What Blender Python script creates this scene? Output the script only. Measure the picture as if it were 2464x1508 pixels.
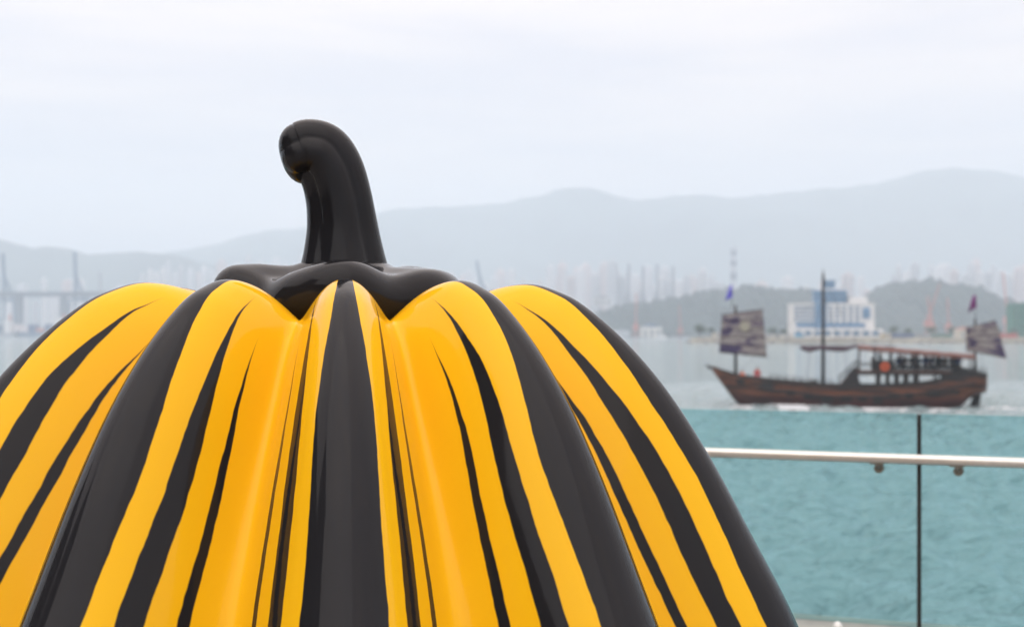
import bpy, bmesh, math, random
import numpy as np
from mathutils import Vector, Matrix, noise

R = math.radians
S = bpy.context.scene
C = S.collection
for o in list(bpy.data.objects):
    bpy.data.objects.remove(o)

# ------------------------------------------------------------------ camera
F = 3422.0            # focal length in units of a 2464 wide picture (50 mm on 36 mm)
HOR = 798.0           # eye level row
EYE = 1.6             # camera height over the promenade
SEA = -4.8            # sea level
cam = bpy.data.cameras.new('camera')
cam.sensor_width = 36.0
cam.lens = 50.0
cam.shift_y = (HOR - 754.0) / 2464.0
cam.clip_start = 0.05
cam.clip_end = 40000
cam.dof.use_dof = True
cam.dof.focus_distance = 2.8
cam.dof.aperture_fstop = 4.4
cam_o = bpy.data.objects.new('camera', cam)
C.objects.link(cam_o)
cam_o.location = (0, 0, EYE)
cam_o.rotation_euler = (R(90), 0, 0)
S.camera = cam_o

# ------------------------------------------------------------------ sky, sun, exposure
SUN_EL, SUN_AZ = 52.0, 205.0     # azimuth from +Y clockwise: behind the camera, a little to the left
w = bpy.data.worlds.new('World')
S.world = w
w.use_nodes = True
nt = w.node_tree
nt.nodes.clear()
out = nt.nodes.new('ShaderNodeOutputWorld')
sky = nt.nodes.new('ShaderNodeTexSky')
sky.sky_type = 'NISHITA'
sky.sun_disc = False
sky.sun_elevation = R(SUN_EL)
sky.sun_rotation = R(SUN_AZ)
sky.air_density = 1.0
sky.dust_density = 3.0
bg1 = nt.nodes.new('ShaderNodeBackground')
bg1.inputs['Strength'].default_value = 0.10
nt.links.new(sky.outputs[0], bg1.inputs[0])
# overcast layer: soft, flat bands of cloud
tc = nt.nodes.new('ShaderNodeTexCoord')
mp = nt.nodes.new('ShaderNodeMapping')
mp.inputs['Scale'].default_value = (1.6, 1.6, 11.0)
mp.inputs['Rotation'].default_value = (R(3), R(-4), 0)
nz = nt.nodes.new('ShaderNodeTexNoise')
nz.inputs['Scale'].default_value = 2.2
nz.inputs['Detail'].default_value = 5.0
nz.inputs['Roughness'].default_value = 0.5
nz.inputs['Distortion'].default_value = 0.35
rp = nt.nodes.new('ShaderNodeValToRGB')
rp.color_ramp.elements[0].position = 0.36
rp.color_ramp.elements[0].color = (0.95, 0.855, 0.865, 1)
rp.color_ramp.elements[1].position = 0.62
rp.color_ramp.elements[1].color = (1.19, 1.02, 0.93, 1)
bg2 = nt.nodes.new('ShaderNodeBackground')
# an overcast sky is brighter overhead than along the horizon
sp_z = nt.nodes.new('ShaderNodeSeparateXYZ')
nt.links.new(tc.outputs['Generated'], sp_z.inputs[0])
mrz = nt.nodes.new('ShaderNodeMapRange')
for i_, v_ in enumerate((0.0, 1.0, 0.54, 2.42)):
    mrz.inputs[i_ + 1].default_value = v_
nt.links.new(sp_z.outputs['Z'], mrz.inputs[0])
nt.links.new(mrz.outputs[0], bg2.inputs['Strength'])
nt.links.new(tc.outputs['Generated'], mp.inputs[0])
nt.links.new(mp.outputs[0], nz.inputs['Vector'])
nt.links.new(nz.outputs['Fac'], rp.inputs[0])
nt.links.new(rp.outputs[0], bg2.inputs[0])
mx = nt.nodes.new('ShaderNodeMixShader')
mx.inputs[0].default_value = 0.90
nt.links.new(bg1.outputs[0], mx.inputs[1])
nt.links.new(bg2.outputs[0], mx.inputs[2])
nt.links.new(mx.outputs[0], out.inputs['Surface'])

sl = bpy.data.lights.new('sun', 'SUN')
sl.energy = 0.75
sl.angle = R(75)
sl.color = (1.0, 0.965, 0.92)
so = bpy.data.objects.new('sun', sl)
C.objects.link(so)
az = R(SUN_AZ)
d = Vector((math.sin(az) * math.cos(R(SUN_EL)), math.cos(az) * math.cos(R(SUN_EL)), math.sin(R(SUN_EL))))
so.rotation_euler = d.to_track_quat('Z', 'Y').to_euler()
so.location = d * 50

S.view_settings.view_transform = 'Standard'
S.view_settings.look = 'None'
S.view_settings.exposure = 0.20
S.view_settings.gamma = 1.0
S.view_settings.use_curve_mapping = False
S.render.engine = 'CYCLES'
S.cycles.use_denoising = True
try:
    S.cycles.denoiser = 'OPENIMAGEDENOISE'
except Exception:
    pass
S.cycles.max_bounces = 10
S.cycles.transparent_max_bounces = 16
S.cycles.volume_bounces = 4
S.cycles.caustics_reflective = False
S.cycles.caustics_refractive = False
S.cycles.sample_clamp_indirect = 6.0

# ------------------------------------------------------------------ materials
MATS = {}
def mat(name, col, rough=0.6, var=0.15, scale=3.0, metal=0.0, coat=0.0, bump=0.0, bscale=20.0, spec=0.5, coords='Object'):
    if name in MATS:
        return MATS[name]
    m = bpy.data.materials.new(name)
    m.use_nodes = True
    n, l = m.node_tree.nodes, m.node_tree.links
    b = n['Principled BSDF']
    b.inputs['Roughness'].default_value = rough
    b.inputs['Metallic'].default_value = metal
    b.inputs['Coat Weight'].default_value = coat
    b.inputs['Coat Roughness'].default_value = 0.04
    b.inputs['Specular IOR Level'].default_value = spec
    t = n.new('ShaderNodeTexCoord')
    x = n.new('ShaderNodeTexNoise')
    x.inputs['Scale'].default_value = scale
    x.inputs['Detail'].default_value = 6
    l.new(t.outputs[coords], x.inputs['Vector'])
    r = n.new('ShaderNodeValToRGB')
    r.color_ramp.elements[0].position = 0.3
    r.color_ramp.elements[1].position = 0.7
    r.color_ramp.elements[0].color = [c * (1 - var) for c in col] + [1]
    r.color_ramp.elements[1].color = [min(1, c * (1 + var)) for c in col] + [1]
    l.new(x.outputs['Fac'], r.inputs[0])
    l.new(r.outputs[0], b.inputs['Base Color'])
    if bump:
        y = n.new('ShaderNodeTexNoise')
        y.inputs['Scale'].default_value = bscale
        y.inputs['Detail'].default_value = 4
        l.new(t.outputs[coords], y.inputs['Vector'])
        k = n.new('ShaderNodeBump')
        k.inputs['Strength'].default_value = bump
        k.inputs['Distance'].default_value = 0.02
        l.new(y.outputs['Fac'], k.inputs['Height'])
        l.new(k.outputs[0], b.inputs['Normal'])
    MATS[name] = m
    return m

# ------------------------------------------------------------------ helpers
def tag(o, label=None, cat=None, group=None, kind=None):
    if label: o['label'] = label
    if cat: o['category'] = cat
    if group: o['group'] = group
    if kind: o['kind'] = kind
    return o

def empty(name, loc=(0, 0, 0), rz=0.0):
    o = bpy.data.objects.new(name, None)
    C.objects.link(o)
    o.location = loc
    o.rotation_euler = (0, 0, rz)
    o.empty_display_size = 0.2
    return o

def link_mesh(name, me, material=None, parent=None, smooth=False):
    o = bpy.data.objects.new(name, me)
    C.objects.link(o)
    if material is not None and not me.materials:
        me.materials.append(material)
    if parent is not None:
        o.parent = parent
    if smooth:
        me.polygons.foreach_set('use_smooth', [True] * len(me.polygons))
    return o

class MB:
    """collects shapes for ONE part"""
    def __init__(self):
        self.v, self.f = [], []
    def add(self, vs, fs):
        n = len(self.v)
        self.v += [tuple(p) for p in vs]
        self.f += [tuple(i + n for i in f) for f in fs]
        return self
    def box(self, x0, x1, y0, y1, z0, z1):
        return self.add([(x0, y0, z0), (x1, y0, z0), (x1, y1, z0), (x0, y1, z0), (x0, y0, z1), (x1, y0, z1), (x1, y1, z1), (x0, y1, z1)],
                        [(0, 3, 2, 1), (4, 5, 6, 7), (0, 1, 5, 4), (1, 2, 6, 5), (2, 3, 7, 6), (3, 0, 4, 7)])
    def tube(self, pts, rad, n=10, caps=True):
        pts = [Vector(p) for p in pts]
        rads = rad if isinstance(rad, (list, tuple)) else [rad] * len(pts)
        vs, fs = [], []
        up = None
        for i, p in enumerate(pts):
            a = pts[max(i - 1, 0)]; b = pts[min(i + 1, len(pts) - 1)]
            t = (b - a).normalized()
            if up is None:
                up = t.orthogonal().normalized()
            up = (up - t * up.dot(t)).normalized()
            s = t.cross(up)
            for k in range(n):
                q = 2 * math.pi * k / n
                vs.append(p + (up * math.cos(q) + s * math.sin(q)) * rads[i])
        for i in range(len(pts) - 1):
            for k in range(n):
                fs.append((i * n + k, i * n + (k + 1) % n, (i + 1) * n + (k + 1) % n, (i + 1) * n + k))
        if caps:
            fs.append(tuple(range(n))[::-1])
            fs.append(tuple((len(pts) - 1) * n + k for k in range(n)))
        return self.add(vs, fs)
    def bar(self, a, b, wd):
        a, b = Vector(a), Vector(b)
        t = (b - a).normalized()
        s = t.orthogonal().normalized() if abs(t.z) > .99 else t.cross(Vector((0, 0, 1))).normalized()
        u = s.cross(t)
        h = wd / 2
        vs = [p + s * i * h + u * j * h for p in (a, b) for i, j in ((-1, -1), (1, -1), (1, 1), (-1, 1))]
        return self.add(vs, [(0, 1, 2, 3), (7, 6, 5, 4), (0, 4, 5, 1), (1, 5, 6, 2), (2, 6, 7, 3), (3, 7, 4, 0)])
    def prism(self, outline, y0, y1):
        """outline in x,z; extruded along y"""
        n = len(outline)
        vs = [(x, y0, z) for x, z in outline] + [(x, y1, z) for x, z in outline]
        fs = [tuple(range(n)), tuple(range(2 * n - 1, n - 1, -1))] + [(i + n, (i + 1) % n + n, (i + 1) % n, i) for i in range(n)]
        return self.add(vs, fs)
    def dome(self, c, r, h, n=16, m=5):
        vs, fs = [], []
        for j in range(m):
            a = j / m * math.pi / 2
            for k in range(n):
                q = 2 * math.pi * k / n
                vs.append((c[0] + r * math.cos(a) * math.cos(q), c[1] + r * math.cos(a) * math.sin(q), c[2] + h * math.sin(a)))
        vs.append((c[0], c[1], c[2] + h))
        for j in range(m - 1):
            for k in range(n):
                fs.append((j * n + k, j * n + (k + 1) % n, (j + 1) * n + (k + 1) % n, (j + 1) * n + k))
        for k in range(n):
            fs.append(((m - 1) * n + k, (m - 1) * n + (k + 1) % n, m * n))
        fs.append(tuple(range(n))[::-1])
        return self.add(vs, fs)
    def build(self, name, material, parent=None, smooth=False, bevel=0.0):
        me = bpy.data.meshes.new(name)
        me.from_pydata(self.v, [], self.f)
        me.update()
        if bevel:
            bm = bmesh.new(); bm.from_mesh(me)
            bmesh.ops.bevel(bm, geom=bm.edges[:], offset=bevel, segments=2, affect='EDGES', clamp_overlap=True)
            bm.to_mesh(me); bm.free()
        return link_mesh(name, me, material, parent, smooth)

def grid_mesh(name, X, Y, Z, close_u=False):
    """X,Y,Z arrays [nv][nu]"""
    nv, nu = X.shape
    co = np.stack([X, Y, Z], -1).reshape(-1, 3).astype(np.float32)
    i = np.arange(nv - 1)[:, None]
    j = np.arange(nu if close_u else nu - 1)[None, :]
    jn = (j + 1) % nu
    f = np.stack([i * nu + j, i * nu + jn, (i + 1) * nu + jn, (i + 1) * nu + j], -1).reshape(-1, 4)
    me = bpy.data.meshes.new(name)
    me.vertices.add(len(co)); me.vertices.foreach_set('co', co.ravel())
    me.loops.add(f.size); me.loops.foreach_set('vertex_index', f.ravel().astype(np.int32))
    me.polygons.add(len(f)); me.polygons.foreach_set('loop_start', np.arange(0, f.size, 4, dtype=np.int32))
    me.polygons.foreach_set('use_smooth', np.ones(len(f), bool))
    me.update(); me.validate()
    return me

def at(px, py, D):
    """point at distance D seen at picture position px,py (2464 wide)"""
    return Vector(((px - 1232.0) / F * D, D, EYE + (HOR - py) / F * D))
def xat(px, D): return (px - 1232.0) / F * D
def zat(py, D): return EYE + (HOR - py) / F * D

# ================================================================== THE SETTING
# ---- sea: one sheet, real waves near, calmer and coarser far off
def graded(lo, a, b, hi, step, grow):
    mid = list(np.arange(a, b, step))
    r, s, x = [], step, mid[-1]
    while x < hi:
        s *= grow; x += s; r.append(min(x, hi))
    l, s, x = [], step, mid[0]
    while x > lo:
        s *= grow; x -= s; l.append(max(x, lo))
    return np.array(l[::-1] + mid + r)
xs = graded(-7800, -34, 62, 7800, 0.30, 1.055)
ys = graded(-2300, 12, 135, 6750, 0.30, 1.035)
X, Y = np.meshgrid(xs, ys)
dx = np.gradient(xs)[None, :]; dy = np.gradient(ys)[:, None]
sp = np.maximum(dx, dy)
rng = np.random.default_rng(7)
Z = np.zeros_like(X)
for k in range(64):
    L = 0.75 * (9.0 ** rng.random())
    a = R(200) + rng.normal(0, 0.75)
    ph = rng.random() * 6.283
    A = 0.0160 * L ** 0.60
    fade = np.clip((L / sp - 2.5) / 2.0, 0, 1)
    q = (X * math.cos(a) + Y * math.sin(a)) * 6.2832 / L + ph + 0.6 * np.sin((X * 0.031 + Y * 0.047) + k)
    Z += A * fade * (np.sin(q) + 0.25 * np.cos(2 * q))
m = bpy.data.materials.new('sea_water'); m.use_nodes = True
n, l = m.node_tree.nodes, m.node_tree.links
b = n['Principled BSDF']
b.inputs['Base Color'].default_value = (0.205, 0.275, 0.29, 1)
b.inputs['Roughness'].default_value = 0.07
b.inputs['IOR'].default_value = 1.33
t = n.new('ShaderNodeTexCoord')
mp = n.new('ShaderNodeMapping'); mp.inputs['Rotation'].default_value = (0, 0, R(15)); mp.inputs['Scale'].default_value = (0.75, 1.3, 1)
l.new(t.outputs['Object'], mp.inputs[0])
z1 = n.new('ShaderNodeTexNoise'); z1.inputs['Scale'].default_value = 2.4; z1.inputs['Detail'].default_value = 6; z1.inputs['Distortion'].default_value = 0.6
z2 = n.new('ShaderNodeTexNoise'); z2.inputs['Scale'].default_value = 0.8; z2.inputs['Detail'].default_value = 4
l.new(mp.outputs[0], z1.inputs['Vector']); l.new(mp.outputs[0], z2.inputs['Vector'])
b1 = n.new('ShaderNodeBump'); b1.inputs['Strength'].default_value = 0.9; b1.inputs['Distance'].default_value = 0.22
b2 = n.new('ShaderNodeBump'); b2.inputs['Strength'].default_value = 1.0; b2.inputs['Distance'].default_value = 0.95
l.new(z1.outputs['Fac'], b1.inputs['Height']); l.new(z2.outputs['Fac'], b2.inputs['Height'])
l.new(b2.outputs[0], b1.inputs['Normal']); l.new(b1.outputs[0], b.inputs['Normal'])
sea = link_mesh('sea', grid_mesh('sea', X, Y, Z + SEA), m)
tag(sea, kind='structure')

# ---- hills
def ridge(name, pts, D, front, back, nx, ny, col, rough_m, seed, base=-20.0, label=None, jag=1.0):
    """pts: ridge line (px,py) seen at distance D"""
    px = np.array([p[0] for p in pts], float); py = np.array([p[1] for p in pts], float)
    u = np.linspace(px[0], px[-1], nx)
    hz = EYE + (HOR - np.interp(u, px, py)) / F * D
    xx = (u - 1232) / F * D
    s = np.concatenate([np.linspace(-1, 0, ny), np.linspace(0, 1, ny // 2)[1:]])
    X = np.zeros((len(s), nx)); Y = X.copy(); Z = X.copy()
    for j, sj in enumerate(s):
        dep = D + (sj * front if sj < 0 else sj * back)
        sh = (0.5 + 0.5 * math.cos(math.pi * abs(sj))) ** 0.85
        for i in range(nx):
            x = xx[i]
            nn = noise.fractal(Vector((x / rough_m + seed, dep / rough_m, seed)), 0.9, 2.1, 5)
            nf = noise.fractal(Vector((x / (rough_m * .12) + seed, dep / (rough_m * .12), seed)), 0.9, 2.1, 3)
            amp = (1 - sh) * 0.45 + 0.012
            X[j, i] = x * (1 + 0.02 * nn * (1 - sh)); Y[j, i] = dep
            Z[j, i] = base + (hz[i] - base) * max(0, sh * (1 + amp * nn) + 0.006 * nf * jag)
    o = link_mesh(name, grid_mesh(name, X, Y, Z), col)
    tag(o, kind='structure')
    return o
hillm = mat('far_hillside', (0.04, 0.06, 0.05), 0.9, 0.35, 0.004, bump=0.0)
ridge('hills', [(-700, 640), (-300, 600), (0, 615), (300, 640), (420, 606), (480, 598), (550, 586), (600, 568), (650, 558), (720, 553), (770, 548), (850, 535), (910, 513), (950, 504), (1000, 500),
                (1100, 497), (1200, 492), (1290, 478), (1340, 463), (1375, 458), (1425, 461), (1480, 478), (1530, 485), (1600, 478), (1660, 470), (1700, 472), (1750, 478),
                (1830, 470), (1900, 463), (2000, 455), (2090, 450), (2150, 435), (2200, 420), (2260, 412), (2350, 411), (2400, 417), (2464, 432), (2650, 440), (2900, 400), (3300, 470)],
      5600, 1500, 1000, 300, 30, hillm, 700, 3.1, jag=2.0)
ridge('hills', [(-600, 560), (-300, 540), (-100, 560), (0, 578), (45, 590), (80, 600), (120, 594), (170, 600), (215, 613), (270, 610), (330, 606), (420, 612), (520, 640), (640, 690), (800, 740)],
      4000, 500, 450, 200, 22, hillm, 400, 8.4, jag=2.0)
woodm = mat('wooded_slope', (0.022, 0.034, 0.030), 0.95, 0.5, 0.03)
ridge('wooded_hill', [(1330, 800), (1400, 775), (1448, 748), (1520, 732), (1600, 722), (1673, 709), (1740, 700), (1801, 694), (1870, 700), (1930, 699), (2000, 712), (2060, 728), (2094, 712),
                      (2135, 688), (2170, 684), (2216, 680), (2270, 688), (2325, 694), (2345, 722), (2400, 728), (2464, 733), (2600, 735), (2800, 770), (2900, 800)],
      1950, 420, 300, 420, 22, woodm, 60, 5.7, base=-6, jag=30.0)

# ---- mainland quay and the low point of land on the right
conc = mat('concrete', (0.33, 0.32, 0.30), 0.85, 0.15, 0.3, bump=0.2)
rock = mat('revetment_rock', (0.27, 0.235, 0.21), 0.9, 0.35, 0.6)
quay = MB().box(-3600, 3600, 2030, 4200, -8, -1.2).build('quay', conc)
tag(quay, kind='structure')
# right point: a low platform with a sloping stone edge
pt = [(xat(1648, 800), 800), (xat(1700, 790), 786), (xat(1900, 780), 776), (xat(2464, 775), 770), (xat(2900, 775), 775), (xat(3100, 800), 1100), (xat(1900, 1150), 1150), (xat(1690, 900), 900)]
vs = [(x, y, SEA - 3) for x, y in pt]
cx = sum(p[0] for p in pt) / len(pt); cy = sum(p[1] for p in pt) / len(pt)
vs += [(cx + (x - cx) * 0.97, cy + (y - cy) * 0.955, SEA + 3.0) for x, y in pt]
N = len(pt)
fs = [tuple(range(N, 2 * N))] + [(i, (i + 1) % N, (i + 1) % N + N, i + N) for i in range(N)]
point = MB().add(vs, fs).build('land', mat('dry_ground', (0.26, 0.25, 0.20), 0.95, 0.3, 0.05))
tag(point, kind='structure')
# rocks along its edge: too small to tell apart
random.seed(4)
rb = MB()
for i in range(N):
    a, c = Vector(pt[i] + (0,)), Vector(pt[(i + 1) % N] + (0,))
    if max(a.y, c.y) > 830: continue
    k = int((c - a).length / 0.8)
    for j in range(k):
        p = a.lerp(c, j / k)
        f = random.random()
        x = cx + (p.x - cx) * (1 - 0.03 * f); y = cy + (p.y - cy) * (1 - 0.045 * f)
        z = SEA - 0.3 + 3.2 * f
        r = random.uniform(0.5, 1.0)
        q = [Vector((random.uniform(-1, 1), random.uniform(-1, 1), random.uniform(-1, 1))) * 0.3 for _ in range(6)]
        dirs = [(1, 0, 0), (0, 1, 0), (-1, 0, 0), (0, -1, 0), (0, 0, 1), (0, 0, -1)]
        rb.add([Vector((x, y, z)) + (Vector(dv) + q[e]) * r for e, dv in enumerate(dirs)],
               [(0, 1, 4), (1, 2, 4), (2, 3, 4), (3, 0, 4), (1, 0, 5), (2, 1, 5), (3, 2, 5), (0, 3, 5)])
tag(rb.build('shore_rocks', rock), 'brown boulders banked along the edge of the low point of land', 'rocks', kind='stuff')

# ---- promenade under the sculpture
deckm = mat('granite_paving', (0.30, 0.29, 0.28), 0.6, 0.12, 2.0, bump=0.1)
GA = Vector((2.124, 5.98)); GD = Vector((-1.223, 0.51)).normalized(); GN = Vector((GD.y, -GD.x))   # balustrade line, GN towards the sea or back
if GN.y < 0: GN = -GN
e0 = GA - GD * 60; e1 = GA + GD * 120
dk = [e0 + GN * 0.30, e1 + GN * 0.30, e1 - GN * 90, e0 - GN * 90]
vs = [(p.x, p.y, -8) for p in dk] + [(p.x, p.y, 0) for p in dk]
prom = MB().add(vs, [(4, 5, 6, 7), (0, 1, 5, 4), (1, 2, 6, 5), (2, 3, 7, 6), (3, 0, 4, 7)]).build('promenade', deckm)
tag(prom, kind='structure')

# ================================================================== HAZE
hz = bpy.data.materials.new('harbour_haze'); hz.use_nodes = True
n, l = hz.node_tree.nodes, hz.node_tree.links
n.clear()
ho = n.new('ShaderNodeOutputMaterial'); hv = n.new('ShaderNodeVolumePrincipled')
hv.inputs['Color'].default_value = (0.77, 0.89, 1.0, 1)
hv.inputs['Density'].default_value = 3.1e-4
hv.inputs['Anisotropy'].default_value = 0.0
l.new(hv.outputs[0], ho.inputs['Volume'])
haze = MB().box(-8000, 8000, -2600, 6900, -25, 690).build('haze', hz)
tag(haze, kind='stuff')

# ================================================================== SCULPTURE: a big glossy yellow gourd with a black stalk
def spline(pts, n):
    """Catmull-Rom through points, n samples, even in parameter"""
    P = [np.array(p, float) for p in pts]
    P = [2 * P[0] - P[1]] + P + [2 * P[-1] - P[-2]]
    outp = []
    m = len(P) - 3
    for t in np.linspace(0, m - 1e-9, n):
        i = int(t); f = t - i
        a, b_, c_, d_ = P[i], P[i + 1], P[i + 2], P[i + 3]
        outp.append(0.5 * (2 * b_ + (c_ - a) * f + (2 * a - 5 * b_ + 4 * c_ - d_) * f ** 2 + (3 * b_ - a - 3 * c_ + d_) * f ** 3))
    return np.array(outp)

gourd = empty('pumpkin_sculpture', ((830 - 1232) / F * 3.3, 3.3, 0), math.atan2(0.388, 3.3))
tag(gourd, 'huge glossy yellow and black ribbed pumpkin sculpture beside the glass balustrade', 'sculpture')
crest = [(0.0, 1.55), (0.14, 1.57), (0.24, 1.635), (0.33, 1.69), (0.42, 1.708), (0.49, 1.69), (0.551, 1.655), (0.642, 1.573), (0.73, 1.466), (0.817, 1.326), (0.902, 1.163), (0.99, 0.988), (1.06, 0.80), (1.10, 0.60), (1.10, 0.40), (1.04, 0.18), (0.92, 0.04), (0.78, 0.0)]
groove = [(0.0, 1.545), (0.12, 1.55), (0.20, 1.58), (0.28, 1.615), (0.345, 1.62), (0.385, 1.59), (0.425, 1.545), (0.48, 1.465), (0.55, 1.36), (0.63, 1.235), (0.71, 1.09), (0.775, 0.935), (0.85, 0.78), (0.885, 0.59), (0.89, 0.40), (0.86, 0.18), (0.80, 0.04), (0.74, 0.0)]
NP, NA = 260, 900
cp, gp = spline(crest, NP), spline(groove, NP)
cr_ang = [0, 33.5, 70, 106, 143, 180, 217, 254, 290, 326.5]
amp = [1.0, 1.02, 1.035, 1.0, 1.0, 1.03, 0.98, 1.03, 1.09, 1.025]
th = np.linspace(0, 360, NA, endpoint=False)
bl = np.zeros(NA); cu = np.zeros(NA); am = np.zeros(NA); ribi = np.zeros(NA)
ext = cr_ang + [360]
gro = [(ext[i] + ext[i + 1]) / 2 for i in range(10)]
for i, tdeg in enumerate(th):
    k = min(range(10), key=lambda q: abs((tdeg - cr_ang[q] + 180) % 360 - 180) / 1.0)
    # rib k spans from groove k-1 to groove k
    dlt = (tdeg - cr_ang[k] + 180) % 360 - 180
    half = (gro[k] - cr_ang[k]) if dlt >= 0 else ((cr_ang[k] - gro[k - 1]) % 360)
    u = min(1.0, abs(dlt) / half)
    cu[i] = u; ribi[i] = k
    bl[i] = (0.5 + 0.5 * math.cos(math.pi * u)) ** 0.78
    am[i] = amp[k]
ker = np.array([1, 4, 6, 4, 1.]) / 16
for _ in range(8):
    bl = np.convolve(np.r_[bl[-2:], bl, bl[:2]], ker, 'valid')
for _ in range(60):
    am = np.convolve(np.r_[am[-2:], am, am[:2]], ker, 'valid')
rr = gp[:, 0][:, None] * (1 - bl) + cp[:, 0][:, None] * bl * am
zz = gp[:, 1][:, None] * (1 - bl) + cp[:, 1][:, None] * bl
tr = np.radians(th)[None, :]
# ribs wander very slightly
wob = 0.012 * np.sin(3.1 * zz + ribi[None, :] * 0 + 1.0) * np.sin(2 * tr)
Xg = rr * np.sin(tr + wob); Yg = -rr * np.cos(tr + wob)
me = grid_mesh('body', Xg, Yg, zz, close_u=True)
arc = np.r_[0, np.cumsum(np.hypot(np.diff(cp[:, 0]), np.diff(cp[:, 1])))]
A1 = me.attributes.new('rib_side', 'FLOAT', 'POINT'); A1.data.foreach_set('value', np.tile(cu, NP).astype(np.float32))
A2 = me.attributes.new('rib_run', 'FLOAT', 'POINT'); A2.data.foreach_set('value', np.repeat(arc, NA).astype(np.float32))

gm = bpy.data.materials.new('glossy_painted_gourd'); gm.use_nodes = True
n, l = gm.node_tree.nodes, gm.node_tree.links
b = n['Principled BSDF']
b.inputs['Roughness'].default_value = 0.045
b.inputs['Specular IOR Level'].default_value = 0.16
def math_node(op, a=None, c=None, v=None):
    q = n.new('ShaderNodeMath'); q.operation = op
    for i, s_ in enumerate((a, c, v)):
        if s_ is None: continue
        if isinstance(s_, (int, float)): q.inputs[i].default_value = s_
        else: l.new(s_, q.inputs[i])
    return q.outputs[0]
def maprange(v, a0, a1, b0, b1, smooth=False):
    q = n.new('ShaderNodeMapRange')
    if smooth: q.interpolation_type = 'SMOOTHSTEP'
    l.new(v, q.inputs[0])
    for i, s_ in enumerate((a0, a1, b0, b1)): q.inputs[i + 1].default_value = s_
    return q.outputs[0]
as_ = n.new('ShaderNodeAttribute'); as_.attribute_name = 'rib_side'
ar_ = n.new('ShaderNodeAttribute'); ar_.attribute_name = 'rib_run'
side, run = as_.outputs['Fac'], ar_.outputs['Fac']
t = n.new('ShaderNodeTexCoord')
def nse(scale, det, dist=0.0):
    q = n.new('ShaderNodeTexNoise'); q.inputs['Scale'].default_value = scale; q.inputs['Detail'].default_value = det; q.inputs['Distortion'].default_value = dist
    l.new(t.outputs['Object'], q.inputs['Vector'])
    return q.outputs['Fac']
wobble = math_node('MULTIPLY', math_node('SUBTRACT', nse(2.4, 0), 0.5), 0.17)
fine = math_node('MULTIPLY', math_node('SUBTRACT', nse(15.0, 2), 0.5), 0.022)
sd = math_node('ADD', side, math_node('ADD', wobble, fine))
smudge = maprange(nse(4.5, 5, 0.4), 0.35, 0.75, 0.03, 0.13, True)      # handled, weathered gloss
l.new(smudge, b.inputs['Roughness'])
wid = maprange(run, 0.22, 1.0, 0.06, 0.27, True)
def edge(v, lim):      # 1 inside, crisp painted edge
    q = n.new('ShaderNodeMapRange'); q.clamp = True
    l.new(math_node('SUBTRACT', lim, v), q.inputs[0])
    for i, s_ in enumerate((-0.004, 0.004, 0.0, 1.0)): q.inputs[i + 1].default_value = s_
    return q.outputs[0]
main = edge(sd, wid)
def stripe(c0, hw, r0, r1):
    dd = math_node('ABSOLUTE', math_node('SUBTRACT', sd, c0))
    return edge(dd, maprange(run, r0, r1, -0.01, hw, True))
blk = math_node('MAXIMUM', main, math_node('MAXIMUM', stripe(0.47, 0.060, 0.36, 0.95), stripe(0.69, 0.028, 0.42, 1.0)))
mixc = n.new('ShaderNodeMix'); mixc.data_type = 'RGBA'
l.new(blk, mixc.inputs['Factor'])
yel = n.new('ShaderNodeValToRGB')
yel.color_ramp.elements[0].position = 0.3; yel.color_ramp.elements[0].color = (0.77, 0.415, 0.007, 1)
yel.color_ramp.elements[1].position = 0.7; yel.color_ramp.elements[1].color = (0.80, 0.44, 0.009, 1)
l.new(nse(2.0, 4), yel.inputs[0])
l.new(yel.outputs[0], mixc.inputs['A'])
mixc.inputs['B'].default_value = (0.014, 0.014, 0.016, 1)
l.new(mixc.outputs['Result'], b.inputs['Base Color'])
bp = n.new('ShaderNodeBump'); bp.inputs['Strength'].default_value = 0.05; bp.inputs['Distance'].default_value = 0.004
l.new(nse(26.0, 2), bp.inputs['Height']); l.new(bp.outputs[0], b.inputs['Normal'])
body = link_mesh('body', me, gm, gourd)

blackm = mat('black_gloss_stalk', (0.012, 0.012, 0.014), 0.045, 0.2, 6.0, spec=0.16)
# stalk: five-ridged, bent over at the top, with a cut end
k_ = 3.3 / F
sp_ = [(828, 650), (827, 600), (824, 540), (816, 475), (800, 415), (775, 376), (745, 366), (727, 370)]
rd_ = [104, 92, 82, 77, 76, 77, 76, 72]
cl = spline([((x - 830) * k_, (HOR - y) * k_ + EYE) for x, y in sp_], 60)
ra = spline([(r_ * k_, 0) for r_ in rd_], 60)[:, 0]
NS = 100
NCAP = 9
Xs = np.zeros((60 + NCAP, NS)); Ys = Xs.copy(); Zs = Xs.copy()
for i in range(60 + NCAP):
    ii = min(i, 59)
    p = cl[ii]; t0 = cl[min(ii + 1, 59)] - cl[max(ii - 1, 0)]; t0 = t0 / np.hypot(*t0)
    nrm = np.array([-t0[1], t0[0]])
    ca = 0 if i < 60 else (i - 59) / NCAP * math.pi / 2
    r0 = ra[ii] * max(0.01, math.cos(ca) ** 0.8)
    push = ra[ii] * 0.72 * math.sin(ca)
    for k in range(NS):
        q = 2 * math.pi * k / NS
        rid = 1 + 0.13 * (abs(math.cos(2.5 * (q + 0.9 + i * 0.006))) ** 0.8 - 0.6)
        cxn, cyn = math.cos(q) * r0 * rid, math.sin(q) * r0 * rid
        Xs[i, k] = p[0] + nrm[0] * cxn + t0[0] * push
        Zs[i, k] = p[1] + nrm[1] * cxn + t0[1] * push
        Ys[i, k] = -cyn
stalk = link_mesh('stalk', grid_mesh('stalk', Xs, Ys, Zs, True), blackm, gourd)
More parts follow.
